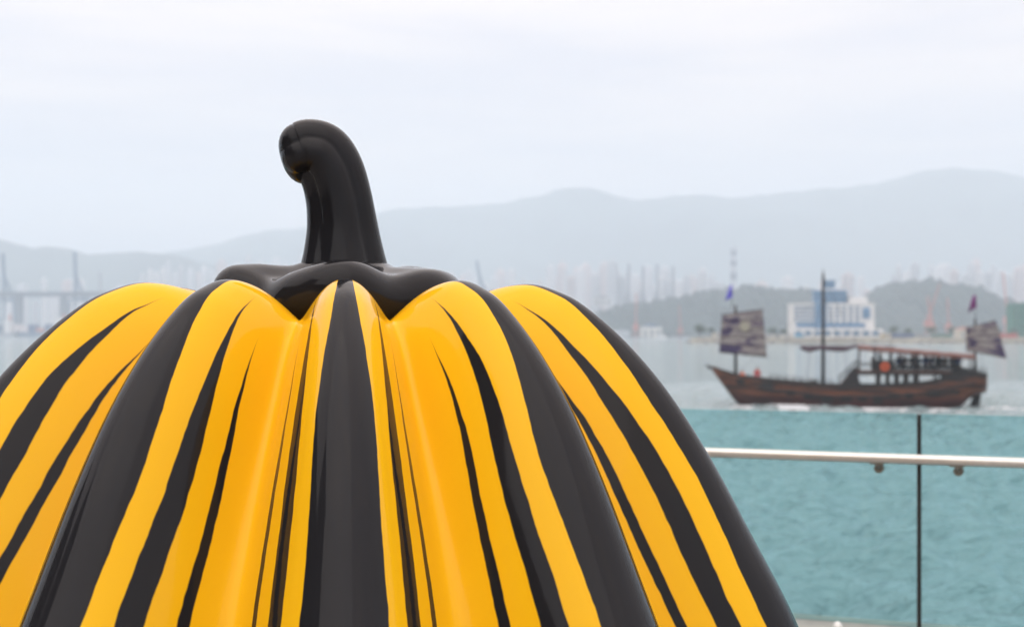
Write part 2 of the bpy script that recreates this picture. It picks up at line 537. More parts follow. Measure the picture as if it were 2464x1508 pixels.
# spreading foot of the stalk, lobed
NB, NT = 40, 200
s_ph = 0.7
Xb = np.zeros((NB, NT)); Yb = Xb.copy(); Zb = Xb.copy()
prof = spline([(0.0, 0.0), (0.30, 0.0), (0.45, -0.015), (0.7, -0.022), (0.88, -0.030), (0.98, -0.062), (0.99, -0.105), (0.90, -0.150), (0.72, -0.185), (0.4, -0.20), (0.0, -0.2)], NB)
for i in range(NB):
    for k in range(NT):
        q = 2 * math.pi * k / NT
        lob = math.cos(5 * q + 0.62) * 0.8 + 0.42 * math.sin(3 * q + 1.0) + 0.2 * math.sin(9 * q + s_ph)
        s = prof[i, 0]
        rad = 0.282 * s * (1 + 0.085 * lob * min(1, s * 1.3))
        Xb[i, k] = rad * math.sin(q); Yb[i, k] = -rad * math.cos(q)
        Zb[i, k] = 1.762 + prof[i, 1] + 0.016 * lob * max(0, min(1, (s - .35) * 3))
foot = link_mesh('stalk_foot', grid_mesh('stalk_foot', Xb, Yb, Zb, True), blackm, gourd)

# ================================================================== GLASS BALUSTRADE
bal = empty('glass_balustrade', (GA.x, GA.y, 0), math.atan2(GD.y, GD.x))
tag(bal, 'glass balustrade with round steel handrail along the waterfront edge', 'balustrade')
# local: +x along the rail to the left of the picture, +y ...
sgn = 1.0 if (Matrix.Rotation(math.atan2(GD.y, GD.x), 2) @ Vector((0, 1))).dot(GN) > 0 else -1.0   # sea side in local y
gl = bpy.data.materials.new('tinted_glass'); gl.use_nodes = True
n, l = gl.node_tree.nodes, gl.node_tree.links
n.clear()
go = n.new('ShaderNodeOutputMaterial'); gt = n.new('ShaderNodeBsdfTransparent'); gg = n.new('ShaderNodeBsdfGlossy'); gf = n.new('ShaderNodeFresnel'); gx = n.new('ShaderNodeMixShader')
tt = n.new('ShaderNodeTexCoord'); tn = n.new('ShaderNodeTexNoise'); tn.inputs['Scale'].default_value = 1.5
tr_ = n.new('ShaderNodeValToRGB')
tr_.color_ramp.elements[0].color = (0.735, 0.91, 0.925, 1); tr_.color_ramp.elements[1].color = (0.75, 0.92, 0.935, 1)
l.new(tt.outputs['Object'], tn.inputs['Vector']); l.new(tn.outputs['Fac'], tr_.inputs[0]); l.new(tr_.outputs[0], gt.inputs[0])
gf.inputs['IOR'].default_value = 1.17
gg.inputs['Roughness'].default_value = 0.02
l.new(gf.outputs[0], gx.inputs[0]); l.new(gt.outputs[0], gx.inputs[1]); l.new(gg.outputs[0], gx.inputs[2]); l.new(gx.outputs[0], go.inputs[0])
edgem = mat('glass_edge', (0.012, 0.03, 0.028), 0.25, 0.2, 20)
topedge = mat('glass_top_edge', (0.30, 0.50, 0.47), 0.25, 0.1, 20)
steel = mat('brushed_steel', (0.62, 0.60, 0.56), 0.32, 0.06, 12, metal=0.85)
kerbm = mat('kerb_stone', (0.36, 0.34, 0.31), 0.75, 0.15, 6, bump=0.2)
# joint position: picture column 2207
def along(px):
    # where the sight line through column px meets the balustrade line
    k = (px - 1232) / F
    # GA + s*GD = (k*y, y)
    s_ = (k * GA.y - GA.x) / (GD.x - k * GD.y)
    return s_
JX = along(2207)
PW, GAP, TH = 1.62, 0.018, 0.0175
TOP = 1.243
Y0 = 0.07 * sgn      # glass stands a hand's breadth beyond the rail
for i in range(-8, 12):
    x0 = JX + i * PW + GAP / 2; x1 = x0 + PW - GAP
    mb = MB().box(x0, x1, Y0 - TH / 2, Y0 + TH / 2, 0.2, TOP)
    o = mb.build('glass_panel', None, bal)
    for mm in (gl, edgem, topedge): o.data.materials.append(mm)
    for p in o.data.polygons:
        nn = p.normal
        if abs(nn.x) > 0.9: p.material_index = 1
        elif abs(nn.z) > 0.9: p.material_index = 2
    # gasket in the open joint
    MB().box(x0 - GAP + 0.0015, x0 - 0.0015, Y0 - 0.006, Y0 + 0.006, 0.2, TOP - 0.004).build('joint_seal', mat('black_rubber', (0.012, 0.014, 0.014), 0.6), bal)
RZ = 1.05
MB().tube([(x, 0, RZ) for x in np.linspace(JX - 8 * PW, JX + 12 * PW, 40)], 0.0225, 24).build('handrail', steel, bal, smooth=True)
def bracket(x):
    m_ = MB()
    m_.tube([(x, 0, RZ - 0.021), (x, 0, RZ - 0.034), (x, 0.012 * sgn, RZ - 0.046), (x, Y0 - TH / 2 * sgn, RZ - 0.05)], 0.0075, 10)
    m_.tube([(x, Y0 - (TH / 2 + 0.010) * sgn, RZ - 0.05), (x, Y0 - TH / 2 * sgn, RZ - 0.05)], 0.021, 18)
    m_.tube([(x, Y0 + TH / 2 * sgn, RZ - 0.05), (x, Y0 + (TH / 2 + 0.006) * sgn, RZ - 0.05)], 0.021, 18)
    m_.box(x - 0.03, x + 0.03, -0.012, 0.012, RZ - 0.027, RZ - 0.0205)
    m_.build('rail_bracket', mat('dull_steel', (0.22, 0.215, 0.19), 0.45, 0.1, 12, metal=0.7), bal, smooth=False)
bx1, bx2 = along(2110), along(2303)
for i in range(-7, 12):
    for q in (bx1, bx2):
        bracket(q + i * PW)
kerb = MB().box(JX - 8 * PW, JX + 12 * PW, min(-0.16 * sgn, 0.20 * sgn), max(-0.16 * sgn, 0.20 * sgn), 0.0, 0.31).build('kerb', kerbm, bevel=0.012)
kerb.location = bal.location; kerb.rotation_euler = bal.rotation_euler
tag(kerb, kind='structure')
lx = along(2026)
lf = empty('kerb_light', bal.matrix_basis @ Vector((lx, -0.11 * sgn, 0.31)))
lf.location = Matrix.LocRotScale(bal.location, bal.rotation_euler, None) @ Vector((lx, -0.11 * sgn, 0.31))
tag(lf, 'small white dome fitting on the kerb under the glass', 'kerb light')
MB().tube([(0, 0, 0), (0, 0, 0.012)], 0.024, 20).build('base_ring', steel, lf)
MB().dome((0, 0, 0.012), 0.021, 0.026, 20, 6).build('dome', mat('opal_plastic', (0.8, 0.79, 0.76), 0.3, 0.03), lf, smooth=True)
# ---- large building on the promenade, out to the left: the gloss paint mirrors it
mus = empty('promenade_building', (-62, -18, 0)); tag(mus, 'large grey building mirrored in the glossy side of the sculpture', 'building')
musm = mat('grey_cladding', (0.10, 0.105, 0.10), 0.5, 0.2, 0.3)
MB().box(-22, 22, -38, 34, 5.0, 21.5).build('upper_storeys', musm, mus)
MB().box(-18, 18, -34, 30, 0, 4.98).build('ground_floor', mat('dark_glazing', (0.03, 0.035, 0.04), 0.15), mus)
for k in range(16):
    MB().box(22.02, 22.5, -37.8, 33.8, 5.4 + k, 5.75 + k).build('louvre', mat('louvre_metal', (0.15, 0.15, 0.145), 0.5), mus)
MB().box(-10, 10, -8, 10, 21.52, 44).build('tower', musm, mus)
# ================================================================== WOODEN SAILING JUNK
BD = 121.0                      # distance of the boat
BK = 0.01108                    # metres for one unit of the boat drawing (x 0..2464, water line at 1180)
bx0 = xat(0, BD) + (1673 + 1120 * 0.3211) / F * BD
BR = -math.atan2(bx0, BD)
boat = empty('sailing_junk', (bx0, BD, SEA), BR)
BM = Matrix.Translation((bx0, BD, SEA)) @ Matrix.Rotation(BR, 4, 'Z')
tag(boat, 'brown wooden sailing junk with open upper deck motoring past on the harbour', 'boat')
def bp_(x, y): return ((x - 1120) * BK, (1180 - y) * BK)
hullm = bpy.data.materials.new('varnished_hull'); hullm.use_nodes = True
n, l = hullm.node_tree.nodes, hullm.node_tree.links
b = n['Principled BSDF']; b.inputs['Roughness'].default_value = 0.45
t = n.new('ShaderNodeTexCoord'); sx = n.new('ShaderNodeSeparateXYZ'); l.new(t.outputs['Object'], sx.inputs[0])
q1 = n.new('ShaderNodeTexNoise'); q1.inputs['Scale'].default_value = 1.1; q1.inputs['Detail'].default_value = 7
mpg = n.new('ShaderNodeMapping'); mpg.inputs['Scale'].default_value = (0.35, 1, 3.0); l.new(t.outputs['Object'], mpg.inputs[0]); l.new(mpg.outputs[0], q1.inputs['Vector'])
r1 = n.new('ShaderNodeValToRGB')
r1.color_ramp.elements[0].position = 0.36; r1.color_ramp.elements[0].color = (0.014, 0.007, 0.006, 1)
r1.color_ramp.elements[1].position = 0.72; r1.color_ramp.elements[1].color = (0.19, 0.060, 0.024, 1)
l.new(q1.outputs['Fac'], r1.inputs[0])
r2 = n.new('ShaderNodeValToRGB')
r2.color_ramp.elements[0].position = 0.32; r2.color_ramp.elements[0].color = (0.016, 0.006, 0.006, 1)
r2.color_ramp.elements[1].position = 0.72; r2.color_ramp.elements[1].color = (0.085, 0.020, 0.016, 1)
l.new(q1.outputs['Fac'], r2.inputs[0])
mr = n.new('ShaderNodeMapRange'); l.new(sx.outputs['Z'], mr.inputs[0]); mr.inputs[1].default_value = 0.75; mr.inputs[2].default_value = 1.05
mxh = n.new('ShaderNodeMix'); mxh.data_type = 'RGBA'; l.new(mr.outputs[0], mxh.inputs['Factor']); l.new(r2.outputs[0], mxh.inputs['A']); l.new(r1.outputs[0], mxh.inputs['B'])
l.new(mxh.outputs['Result'], b.inputs['Base Color'])
darkw = mat('dark_timber', (0.012, 0.009, 0.009), 0.6, 0.4, 4)
brownw = mat('brown_timber', (0.10, 0.042, 0.024), 0.5, 0.3, 3)
maroon = mat('maroon_awning', (0.15, 0.07, 0.058), 0.8, 0.2, 1.5)
railw = mat('black_rail', (0.015, 0.014, 0.016), 0.5, 0.3, 4)

sheer = [(105, 878), (200, 912), (290, 938), (500, 972), (800, 998), (1000, 1015), (1300, 1018), (1500, 1008), (1750, 990), (1860, 960), (2000, 938), (2148, 922)]
sxs = np.array([bp_(*p)[0] for p in sheer]); szs = np.array([bp_(*p)[1] for p in sheer])
keelp = [(105, 900), (150, 960), (215, 1050), (290, 1150), (380, 1215), (700, 1250), (1400, 1255), (1850, 1230), (1960, 1180), (2010, 1120), (2060, 1085), (2148, 1055)]
kxs = np.array([bp_(*p)[0] for p in keelp]); kzs = np.array([bp_(*p)[1] for p in keelp])
st = np.linspace(sxs[0], sxs[-1], 70)
NSEC = 15
HX = np.zeros((len(st), 2 * NSEC - 1)); HY = HX.copy(); HZ = HX.copy()
def beam(x):
    u = (x - sxs[0]) / (sxs[-1] - sxs[0])
    return 2.55 * min(1, (max(u, 0.0001) / 0.38)) ** 0.55 * (1 - 0.28 * max(0, (u - 0.7) / 0.3) ** 2) + 0.05
for i, x in enumerate(st):
    zs_, zk = np.interp(x, sxs, szs), np.interp(x, kxs, kzs)
    zk = min(zk, zs_ - 0.05)
    bb = beam(x)
    for j in range(NSEC):
        s = j / (NSEC - 1)
        a = s * math.pi / 2
        y = bb * math.cos(a) ** 0.55 * (1 - 0.08 * (1 - s)) ; z = zs_ - (zs_ - zk) * math.sin(a) ** 1.25
        HX[i, j] = HX[i, -1 - j] = x
        HY[i, j] = -y; HY[i, -1 - j] = y
        HZ[i, j] = HZ[i, -1 - j] = z
me = grid_mesh('hull', HX, HY, HZ)
bm = bmesh.new(); bm.from_mesh(me); bm.verts.ensure_lookup_table()
nu = 2 * NSEC - 1
try:
    bm.faces.new([bm.verts[(len(st) - 1) * nu + j] for j in range(nu)])
except Exception: pass
bm.to_mesh(me); bm.free()
hull = link_mesh('hull', me, hullm, boat)
# deck just under the sheer line
DX = np.stack([st, st]).T; DY = np.array([[-beam(x) * 0.9, beam(x) * 0.9] for x in st]); DZ = np.array([[np.interp(x, sxs, szs) - 0.38] * 2 for x in st])
link_mesh('deck', grid_mesh('deck', DX[3:], DY[3:], DZ[3:]), brownw, boat)
# rubbing strakes and cap rail, one along each side
for sd_ in (-1, 1):
    MB().tube([(x, sd_ * beam(x) * 0.935, np.interp(x, sxs, szs) + 0.03) for x in st[::3]], 0.085, 6).build('cap_rail', darkw, hull)
    MB().tube([(x, sd_ * (beam(x) * 0.965), np.interp(x, sxs, szs) - 0.62 - 0.18 * math.sin((x + 11) / 22 * 3.14)) for x in st[12:-2:3]], 0.09, 6).build('strake', darkw, hull)
# dark fender boards along the topsides
for x, y, wv, hv_ in [(350, 985, 90, 40), (545, 1010, 110, 55), (720, 1065, 70, 40), (860, 1095, 90, 34), (990, 1110, 80, 56), (1130, 1108, 80, 34), (1250, 1105, 60, 30), (1360, 1105, 66, 62), (1480, 1080, 80, 30), (1590, 1075, 60, 40), (1760, 1068, 90, 26), (1900, 1050, 100, 30)]:
    X0, Z0 = bp_(x, y)
    i_ = int(np.argmin(abs(st - X0)))
    zz_ = HZ[i_, :NSEC]; yy_ = HY[i_, :NSEC]
    yv = float(np.interp(-Z0, -zz_, yy_))
    MB().box(X0 - wv * BK / 2, X0 + wv * BK / 2, yv - 0.07, yv + 0.25, Z0 - hv_ * BK / 2, Z0 + hv_ * BK / 2).build('fender_board', darkw, hull, bevel=0.02)
# bowsprit knee
MB().tube([(-11.3, 0, 3.2), (-11.75, 0, 3.55)], [0.16, 0.07], 8).build('stem_head', darkw, hull)
# rudder
MB().prism([bp_(2060, 1085), bp_(2120, 1070), bp_(2100, 1200), bp_(2020, 1200)], -0.06, 0.06).build('rudder', darkw, boat)
# masts
def mast(name, x, y0, y1, r0, r1, yy=0.0):
    a, c = bp_(x, y0), bp_(x, y1)
    return MB().tube([(a[0], yy, a[1] - 0.4), (a[0], yy, (a[1] + c[1]) / 2), (c[0], yy, c[1])], [r0, (r0 + r1) / 2, r1], 10).build(name, darkw, boat, smooth=True)
mast('foremast', 290, 930, 395, 0.15, 0.10)
mm_ = mast('mainmast', 958, 1010, 165, 0.17, 0.12)
mm_['label'] = 'bare tall mainmast'
cpx = bp_(958, 165)
MB().tube([(cpx[0], 0, cpx[1]), (cpx[0], 0, cpx[1] + 0.5)], [0.07, 0.02], 8).build('mast_tip', darkw, mm_)
mast('mizzen_mast', 2075, 925, 505, 0.14, 0.09)

sailm = bpy.data.materials.new('printed_sailcloth'); sailm.use_nodes = True
n, l = sailm.node_tree.nodes, sailm.node_tree.links
b = n['Principled BSDF']; b.inputs['Roughness'].default_value = 0.9
t = n.new('ShaderNodeTexCoord'); mpg = n.new('ShaderNodeMapping'); mpg.inputs['Scale'].default_value = (0.5, 0.5, 1.3); l.new(t.outputs['Object'], mpg.inputs[0])
q1 = n.new('ShaderNodeTexNoise'); q1.inputs['Scale'].default_value = 1.0; q1.inputs['Detail'].default_value = 3; q1.inputs['Distortion'].default_value = 0.8; l.new(mpg.outputs[0], q1.inputs['Vector'])
r1 = n.new('ShaderNodeValToRGB')
e = r1.color_ramp.elements
e[0].position = 0.42; e[0].color = (0.045, 0.032, 0.085, 1)
e[1].position = 0.455; e[1].color = (0.14, 0.11, 0.14, 1)
x_ = e.new(0.54); x_.color = (0.27, 0.25, 0.235, 1)
x_ = e.new(0.64); x_.color = (0.17, 0.145, 0.155, 1)
l.new(q1.outputs['Fac'], r1.inputs[0]); l.new(r1.outputs[0], b.inputs['Base Color'])
battm = mat('batten', (0.05, 0.035, 0.035), 0.7, 0.2)
def sail(name, c, yy, nb):
    """c: four corners in drawing units: top luff, top leech, foot leech, foot luff"""
    q = [bp_(*p) for p in c]
    nu_, nv_ = 18, 22
    X_ = np.zeros((nv_, nu_)); Y_ = X_.copy(); Z_ = X_.copy()
    def pos(u, v):
        x = (q[0][0] * (1 - u) + q[1][0] * u) * (1 - v) + (q[3][0] * (1 - u) + q[2][0] * u) * v
        z = (q[0][1] * (1 - u) + q[1][1] * u) * (1 - v) + (q[3][1] * (1 - u) + q[2][1] * u) * v
        y = yy - 0.35 * math.sin(math.pi * u) * (0.4 + 0.6 * v) - 0.05 * abs(math.sin(math.pi * nb * v))
        x += 0.07 * math.sin(v * nb * math.pi) ** 2 * (1 if u > 0.98 else 0)
        return x, y, z
    for j in range(nv_):
        for i in range(nu_):
            X_[j, i], Y_[j, i], Z_[j, i] = pos(i / (nu_ - 1), j / (nv_ - 1))
    o = link_mesh(name, grid_mesh(name, X_, Y_, Z_), sailm, boat)
    md = o.modifiers.new('cloth', 'SOLIDIFY'); md.thickness = 0.02
    for k in range(nb + 1):
        v = k / nb
        MB().tube([Vector(pos(u, v)) + Vector((0, -0.035, 0)) for u in np.linspace(-0.02, 1.04, 8)], 0.04, 6).build('batten', battm, o)
    return o
fs_ = sail('foresail', [(187, 470), (497, 430), (527, 797), (165, 760)], -0.28, 5)
fs_['label'] = 'mottled purple and tan foresail with a pale disc'
ds = MB()
X0, Z0 = bp_(365, 562)
ds.tube([(X0, -0.72, Z0), (X0, -0.70, Z0)], 0.42, 24)
ds.build('sail_disc', mat('pale_disc', (0.32, 0.30, 0.24), 0.9), fs_)
sail('mizzen_sail', [(2008, 575), (2217, 520), (2292, 797), (2010, 742)], -0.26, 5)
# furled mainsail on its boom
pts = [(790, 720), (850, 742), (940, 722), (1040, 735), (1120, 735), (1200, 712), (1300, 715), (1480, 722)]
MB().tube([(bp_(*p)[0], -0.3, bp_(*p)[1]) for p in pts], [0.18, 0.22, 0.17, 0.2, 0.2, 0.13, 0.1, 0.06], 10).build('furled_mainsail', mat('furled_cloth', (0.085, 0.05, 0.07), 0.9, 0.3, 3), boat, smooth=True)
MB().tube([(bp_(785, 712)[0], -0.3, bp_(785, 712)[1]), (bp_(1490, 718)[0], -0.3, bp_(1490, 718)[1])], 0.06, 8).build('boom', darkw, boat)
# flags on slim staffs
def flag(x, y0, ytop, outline, col, lab):
    f_ = empty('flag', (0, 0, 0)); f_.parent = boat; f_['label'] = lab
    a, c = bp_(x, y0), bp_(x, ytop)
    MB().tube([(a[0], 0, a[1]), (c[0], 0, c[1])], 0.025, 6).build('staff', darkw, f_)
    o_ = [bp_(*p) for p in outline]
    X_ = np.zeros((8, 8)); Y_ = X_.copy(); Z_ = X_.copy()
    for j in range(8):
        for i in range(8):
            u, v = i / 7, j / 7
            x_ = (o_[0][0] * (1 - u) + o_[1][0] * u) * (1 - v) + (o_[3][0] * (1 - u) + o_[2][0] * u) * v
            z_ = (o_[0][1] * (1 - u) + o_[1][1] * u) * (1 - v) + (o_[3][1] * (1 - u) + o_[2][1] * u) * v
            X_[j, i] = x_; Z_[j, i] = z_; Y_[j, i] = 0.12 * math.sin(v * 7 + u * 4)
    q_ = link_mesh('flag_cloth', grid_mesh('flag_cloth', X_, Y_, Z_), col, f_)
    q_.modifiers.new('cloth', 'SOLIDIFY').thickness = 0.012
flag(262, 420, 232, [(250, 235), (262, 235), (266, 330), (205, 362)], mat('violet_flag', (0.16, 0.14, 0.62), 0.8), 'violet blue flag')
flag(2078, 520, 325, [(2060, 330), (2080, 330), (2086, 415), (2022, 460)], mat('purple_flag', (0.17, 0.02, 0.15), 0.8), 'dark purple flag')

# stairs from the waist up to the upper deck
HB = 1.85
a0, a1 = bp_(1088, 1008), bp_(1222, 884)
for sd_ in (-1, 1):
    st_ = empty('stair', (0, 0, 0)); st_.parent = boat
    yb = sd_ * HB
    MB().prism([bp_(1085, 1012), bp_(1100, 985), bp_(1190, 880), bp_(1228, 880), bp_(1222, 940), bp_(1240, 1012)], yb - 0.05, yb + 0.05).build('string_board', darkw, st_)
    for k in range(7):
        fx = a0[0] + (a1[0] - a0[0]) * (k + .5) / 7; fz = a0[1] + (a1[1] - a0[1]) * (k + 1) / 7
        MB().box(fx - 0.13, fx + 0.13, yb - sd_ * 0.95 if sd_ > 0 else yb, yb if sd_ > 0 else yb + 0.95, fz - 0.03, fz).build('step', brownw, st_)
    h0, h1 = bp_(1075, 950), bp_(1210, 818)
    MB().bar((h0[0], yb, h0[1]), (h1[0], yb, h1[1]), 0.06).bar((h0[0], yb, h0[1] - 0.35), (h1[0], yb, h1[1] - 0.35), 0.04).build('stair_rail', railw, st_)
    for f in (0.0, 0.5, 1.0):
        px_ = h0[0] + (h1[0] - h0[0]) * f; pz_ = h0[1] + (h1[1] - h0[1]) * f
        MB().bar((px_, yb, pz_), (px_, yb, pz_ - 0.75), 0.05).build('baluster', railw, st_)
# deckhouse: pillars between the openings, sill and head boards, both sides
ops = [(1215, 1352), (1385, 1425), (1450, 1490), (1520, 1556), (1590, 1630), (1662, 1782), (1795, 1835)]
house = empty('deckhouse', (0, 0, 0)); house.parent = boat
for sd_ in (-1, 1):
    yb = sd_ * HB
    x0_, z0_ = bp_(1222, 1020); x1_, z1_ = bp_(1890, 1002)
    MB().box(x0_, x1_, yb - 0.05, yb + 0.05, z0_ - 0.3, z1_).build('sill_board', darkw, house)
    x0_, z0_ = bp_(1205, 928); x1_, z1_ = bp_(1890, 905)
    MB().box(x0_, x1_, yb - 0.052, yb + 0.052, z0_, z1_).build('head_board', darkw, house)
    edges = [1205, 1215] + [e_ for o_ in ops[1:] for e_ in o_]
    gaps = [(1352, 1385)] + [(ops[i][1], ops[i + 1][0]) for i in range(1, len(ops) - 1)] + [(1835, 1892)]
    for g0, g1 in gaps:
        MB().box(bp_(g0, 0)[0], bp_(g1, 0)[0], yb - 0.047, yb + 0.047, bp_(0, 1004)[1], bp_(0, 927)[1]).build('pillar', darkw, house)
MB().box(bp_(1205, 0)[0], bp_(1895, 0)[0], -HB - 0.1, HB + 0.1, bp_(0, 906)[1], bp_(0, 897)[1]).build('upper_deck', brownw, boat)
# upper deck rails: posts, top rail, lower rail
for sd_ in (-1, 1):
    rl = empty('railing', (0, 0, 0)); rl.parent = boat
    yb = sd_ * (HB + 0.05)
    for z_ in (862, 880):
        MB().bar((bp_(1225, 0)[0], yb, bp_(0, z_ - 20)[1]), (bp_(1320, 0)[0], yb, bp_(0, z_ - 20)[1]), 0.05).build('rail', railw, rl)
        MB().bar((bp_(1490, 0)[0], yb, bp_(0, z_)[1]), (bp_(2000, 0)[0], yb, bp_(0, z_ + 14)[1]), 0.07).build('rail', railw, rl)
    for x in list(range(1500, 2000, 42)):
        MB().bar((bp_(x, 0)[0], yb, bp_(0, 900)[1]), (bp_(x, 0)[0], yb, bp_(0, 860)[1]), 0.05).build('rail_post', railw, rl)
# helm shelter with solid side and the orange ring
hs = empty('helm_shelter', (0, 0, 0)); hs.parent = boat
for sd_ in (-1, 1):
    MB().box(bp_(1322, 0)[0], bp_(1486, 0)[0], sd_ * HB - 0.06, sd_ * HB + 0.06, bp_(0, 903)[1], bp_(0, 822)[1]).build('side_panel', darkw, hs)
MB().box(bp_(1318, 0)[0], bp_(1334, 0)[0], -HB, HB, bp_(0, 903)[1], bp_(0, 800)[1]).build('front_panel', darkw, hs)
lb = MB()
NR, NM = 28, 10
vs, fs = [], []
cx_, cz_ = bp_(1413, 865)
for i in range(NR):
    for k in range(NM):
        a, c = 6.2832 * i / NR, 6.2832 * k / NM
        rr_ = 0.25 + 0.13 * math.cos(c)
        vs.append((cx_ + rr_ * math.cos(a), -HB - 0.14 + 0.09 * math.sin(c), cz_ + rr_ * math.sin(a)))
        fs.append((i * NM + k, i * NM + (k + 1) % NM, ((i + 1) % NR) * NM + (k + 1) % NM, ((i + 1) % NR) * NM + k))
lb.add(vs, fs).build('lifebuoy', mat('orange_plastic', (0.52, 0.085, 0.022), 0.5), boat, smooth=True)
# awning over the upper deck on slim posts, slightly arched
aw = empty('awning', (0, 0, 0)); aw.parent = boat
p0, p1 = bp_(1218, 722), bp_(2065, 790)
XA = np.zeros((30, 9)); YA = XA.copy(); ZA = XA.copy()
for j in range(30):
    for i in range(9):
        u, v = j / 29, i / 8 * 2 - 1
        XA[j, i] = p0[0] + (p1[0] - p0[0]) * u; YA[j, i] = v * (HB + 0.35)
        ZA[j, i] = p0[1] + (p1[1] - p0[1]) * u + 0.16 * (1 - v * v) + 0.02 * math.sin(u * 40)
awc = link_mesh('awning_cloth', grid_mesh('awning_cloth', XA, YA, ZA), maroon, aw)
md = awc.modifiers.new('cloth', 'SOLIDIFY'); md.thickness = 0.05
for sd_ in (-1, 1):
    yb = sd_ * (HB + 0.33)
    MB().bar((p0[0], yb, p0[1] - 0.10), (p1[0], yb, p1[1] - 0.10), 0.2).build('edge_beam', maroon, aw)
    for x in (1228, 1345, 1460, 1640, 1780, 1920, 2055):
        f = (x - 1218) / (2065 - 1218)
        MB().bar((bp_(x, 0)[0], sd_ * (HB + 0.05), p0[1] + (p1[1] - p0[1]) * f - 0.1), (bp_(x, 0)[0], sd_ * (HB + 0.05), bp_(0, 900)[1]), 0.09).build('awning_post', darkw, aw)
MB().tube([(bp_(1338, 738)[0], -HB - 0.3, bp_(0, 738)[1]), (bp_(1338, 738)[0], HB + 0.3, bp_(0, 738)[1])], 0.24, 12).build('rolled_blind', darkw, aw)
# poop bulwark aft with posts on top
for sd_ in (-1, 1):
    MB().prism([bp_(1880, 1000), bp_(1880, 905), bp_(1960, 890), bp_(2000, 880), bp_(2060, 900), bp_(2138, 905), bp_(2140, 940), bp_(2000, 955)], sd_ * 1.8 - 0.06, sd_ * 1.8 + 0.06).build('poop_bulwark', darkw, boat)
    for x in range(1900, 2140, 34):
        MB().bar((bp_(x, 0)[0], sd_ * 1.8, bp_(0, 925)[1]), (bp_(x, 0)[0], sd_ * 1.8, bp_(0, 868)[1]), 0.06).build('poop_post', railw, boat)
# pulpit stanchions along the waist and bow
for sd_ in (-1, 1):
    for x in range(560, 1080, 58):
        X0, Z0 = bp_(x, 0)[0], 0
        zs_ = np.interp(X0, sxs, szs)
        MB().bar((X0, sd_ * beam(X0) * 0.9, zs_), (X0, sd_ * beam(X0) * 0.9, zs_ + 0.45), 0.045).build('stanchion', railw, boat)
    xs_ = [bp_(x, 0)[0] for x in range(560, 1080, 58)]
    MB().tube([(x, sd_ * beam(x) * 0.9, np.interp(x, sxs, szs) + 0.42) for x in xs_], 0.02, 6).build('life_line', railw, boat)
# rigging
rg = mat('rigging_rope', (0.05, 0.045, 0.045), 0.8)
for a, c in [((290, 400), (140, 900)), ((958, 180), (1225, 730)), ((958, 300), (300, 930)), ((2075, 512), (2140, 905)), ((958, 300), (1180, 1010)), ((958, 300), (820, 1000))]:
    A_, C_ = bp_(*a), bp_(*c)
    MB().tube([(A_[0], 0, A_[1]), (C_[0], 0.0, C_[1])], 0.012, 5).build('stay', rg, boat)
# windlass and bits on the fore deck
X0, Z0 = bp_(890, 1000)
MB().tube([(X0, -0.7, Z0 + 0.1), (X0, 0.7, Z0 + 0.1)], 0.22, 12).box(X0 - 0.25, X0 + 0.25, -0.85, -0.65, Z0 - 0.4, Z0 + 0.25).box(X0 - 0.25, X0 + 0.25, 0.65, 0.85, Z0 - 0.4, Z0 + 0.25).build('windlass', darkw, boat)

# ---- people aboard
def skin_figure(name, joints, edges_, radii, root):
    me = bpy.data.meshes.new(name)
    me.from_pydata(joints, edges_, [])
    o = bpy.data.objects.new(name + '_tmp', me); C.objects.link(o)
    o.modifiers.new('s', 'SKIN')
    for i, r_ in enumerate(radii):
        me.skin_vertices[0].data[i].radius = (r_, r_)
        me.skin_vertices[0].data[i].use_root = (i == root)
    sb = o.modifiers.new('u', 'SUBSURF'); sb.levels = 2; sb.render_levels = 2
    dg = bpy.context.evaluated_depsgraph_get()
    res = bpy.data.meshes.new_from_object(o.evaluated_get(dg))
    bpy.data.objects.remove(o)
    res.name = name
    res.materials.clear()
    res.polygons.foreach_set('use_smooth', [True] * len(res.polygons))
    return res
skinm = mat('skin', (0.45, 0.26, 0.18), 0.6, 0.08)
hairm = mat('dark_hair', (0.012, 0.010, 0.010), 0.6)
trous = mat('dark_trousers', (0.02, 0.022, 0.03), 0.8)
seat_j = [(0, 0, .10), (0, 0, .32), (0, 0.0, .52), (0, 0, .64), (0, -.02, .78), (0, -.02, .86),
          (.20, 0, .56), (.27, -.08, .32), (.16, -.30, .22), (-.20, 0, .56), (-.27, -.08, .32), (-.16, -.30, .22),
          (.11, -.05, .08), (.13, -.44, .08), (.13, -.46, -.34), (.13, -.58, -.38), (-.11, -.05, .08), (-.13, -.44, .08), (-.13, -.46, -.34), (-.13, -.58, -.38)]
seat_e = [(0, 1), (1, 2), (2, 3), (3, 4), (4, 5), (2, 6), (6, 7), (7, 8), (2, 9), (9, 10), (10, 11), (0, 12), (12, 13), (13, 14), (14, 15), (0, 16), (16, 17), (17, 18), (18, 19)]
seat_r = [.15, .14, .15, .06, .10, .09, .075, .055, .04, .075, .055, .04, .09, .07, .05, .04, .09, .07, .05, .04]
stand_j = [(0, 0, .92), (0, 0, 1.15), (0, 0, 1.38), (0, 0, 1.50), (0, -.02, 1.62), (0, -.02, 1.70),
           (.20, 0, 1.40), (.26, .02, 1.12), (.24, -.14, .92), (-.20, 0, 1.40), (-.26, .02, 1.12), (-.24, -.14, .92),
           (.10, 0, .86), (.11, -.02, .48), (.11, .02, .08), (.12, -.14, .04), (-.10, 0, .86), (-.11, .04, .48), (-.11, .06, .08), (-.12, -.10, .04)]
seat_me = skin_figure('seated', seat_j, seat_e, seat_r, 0)
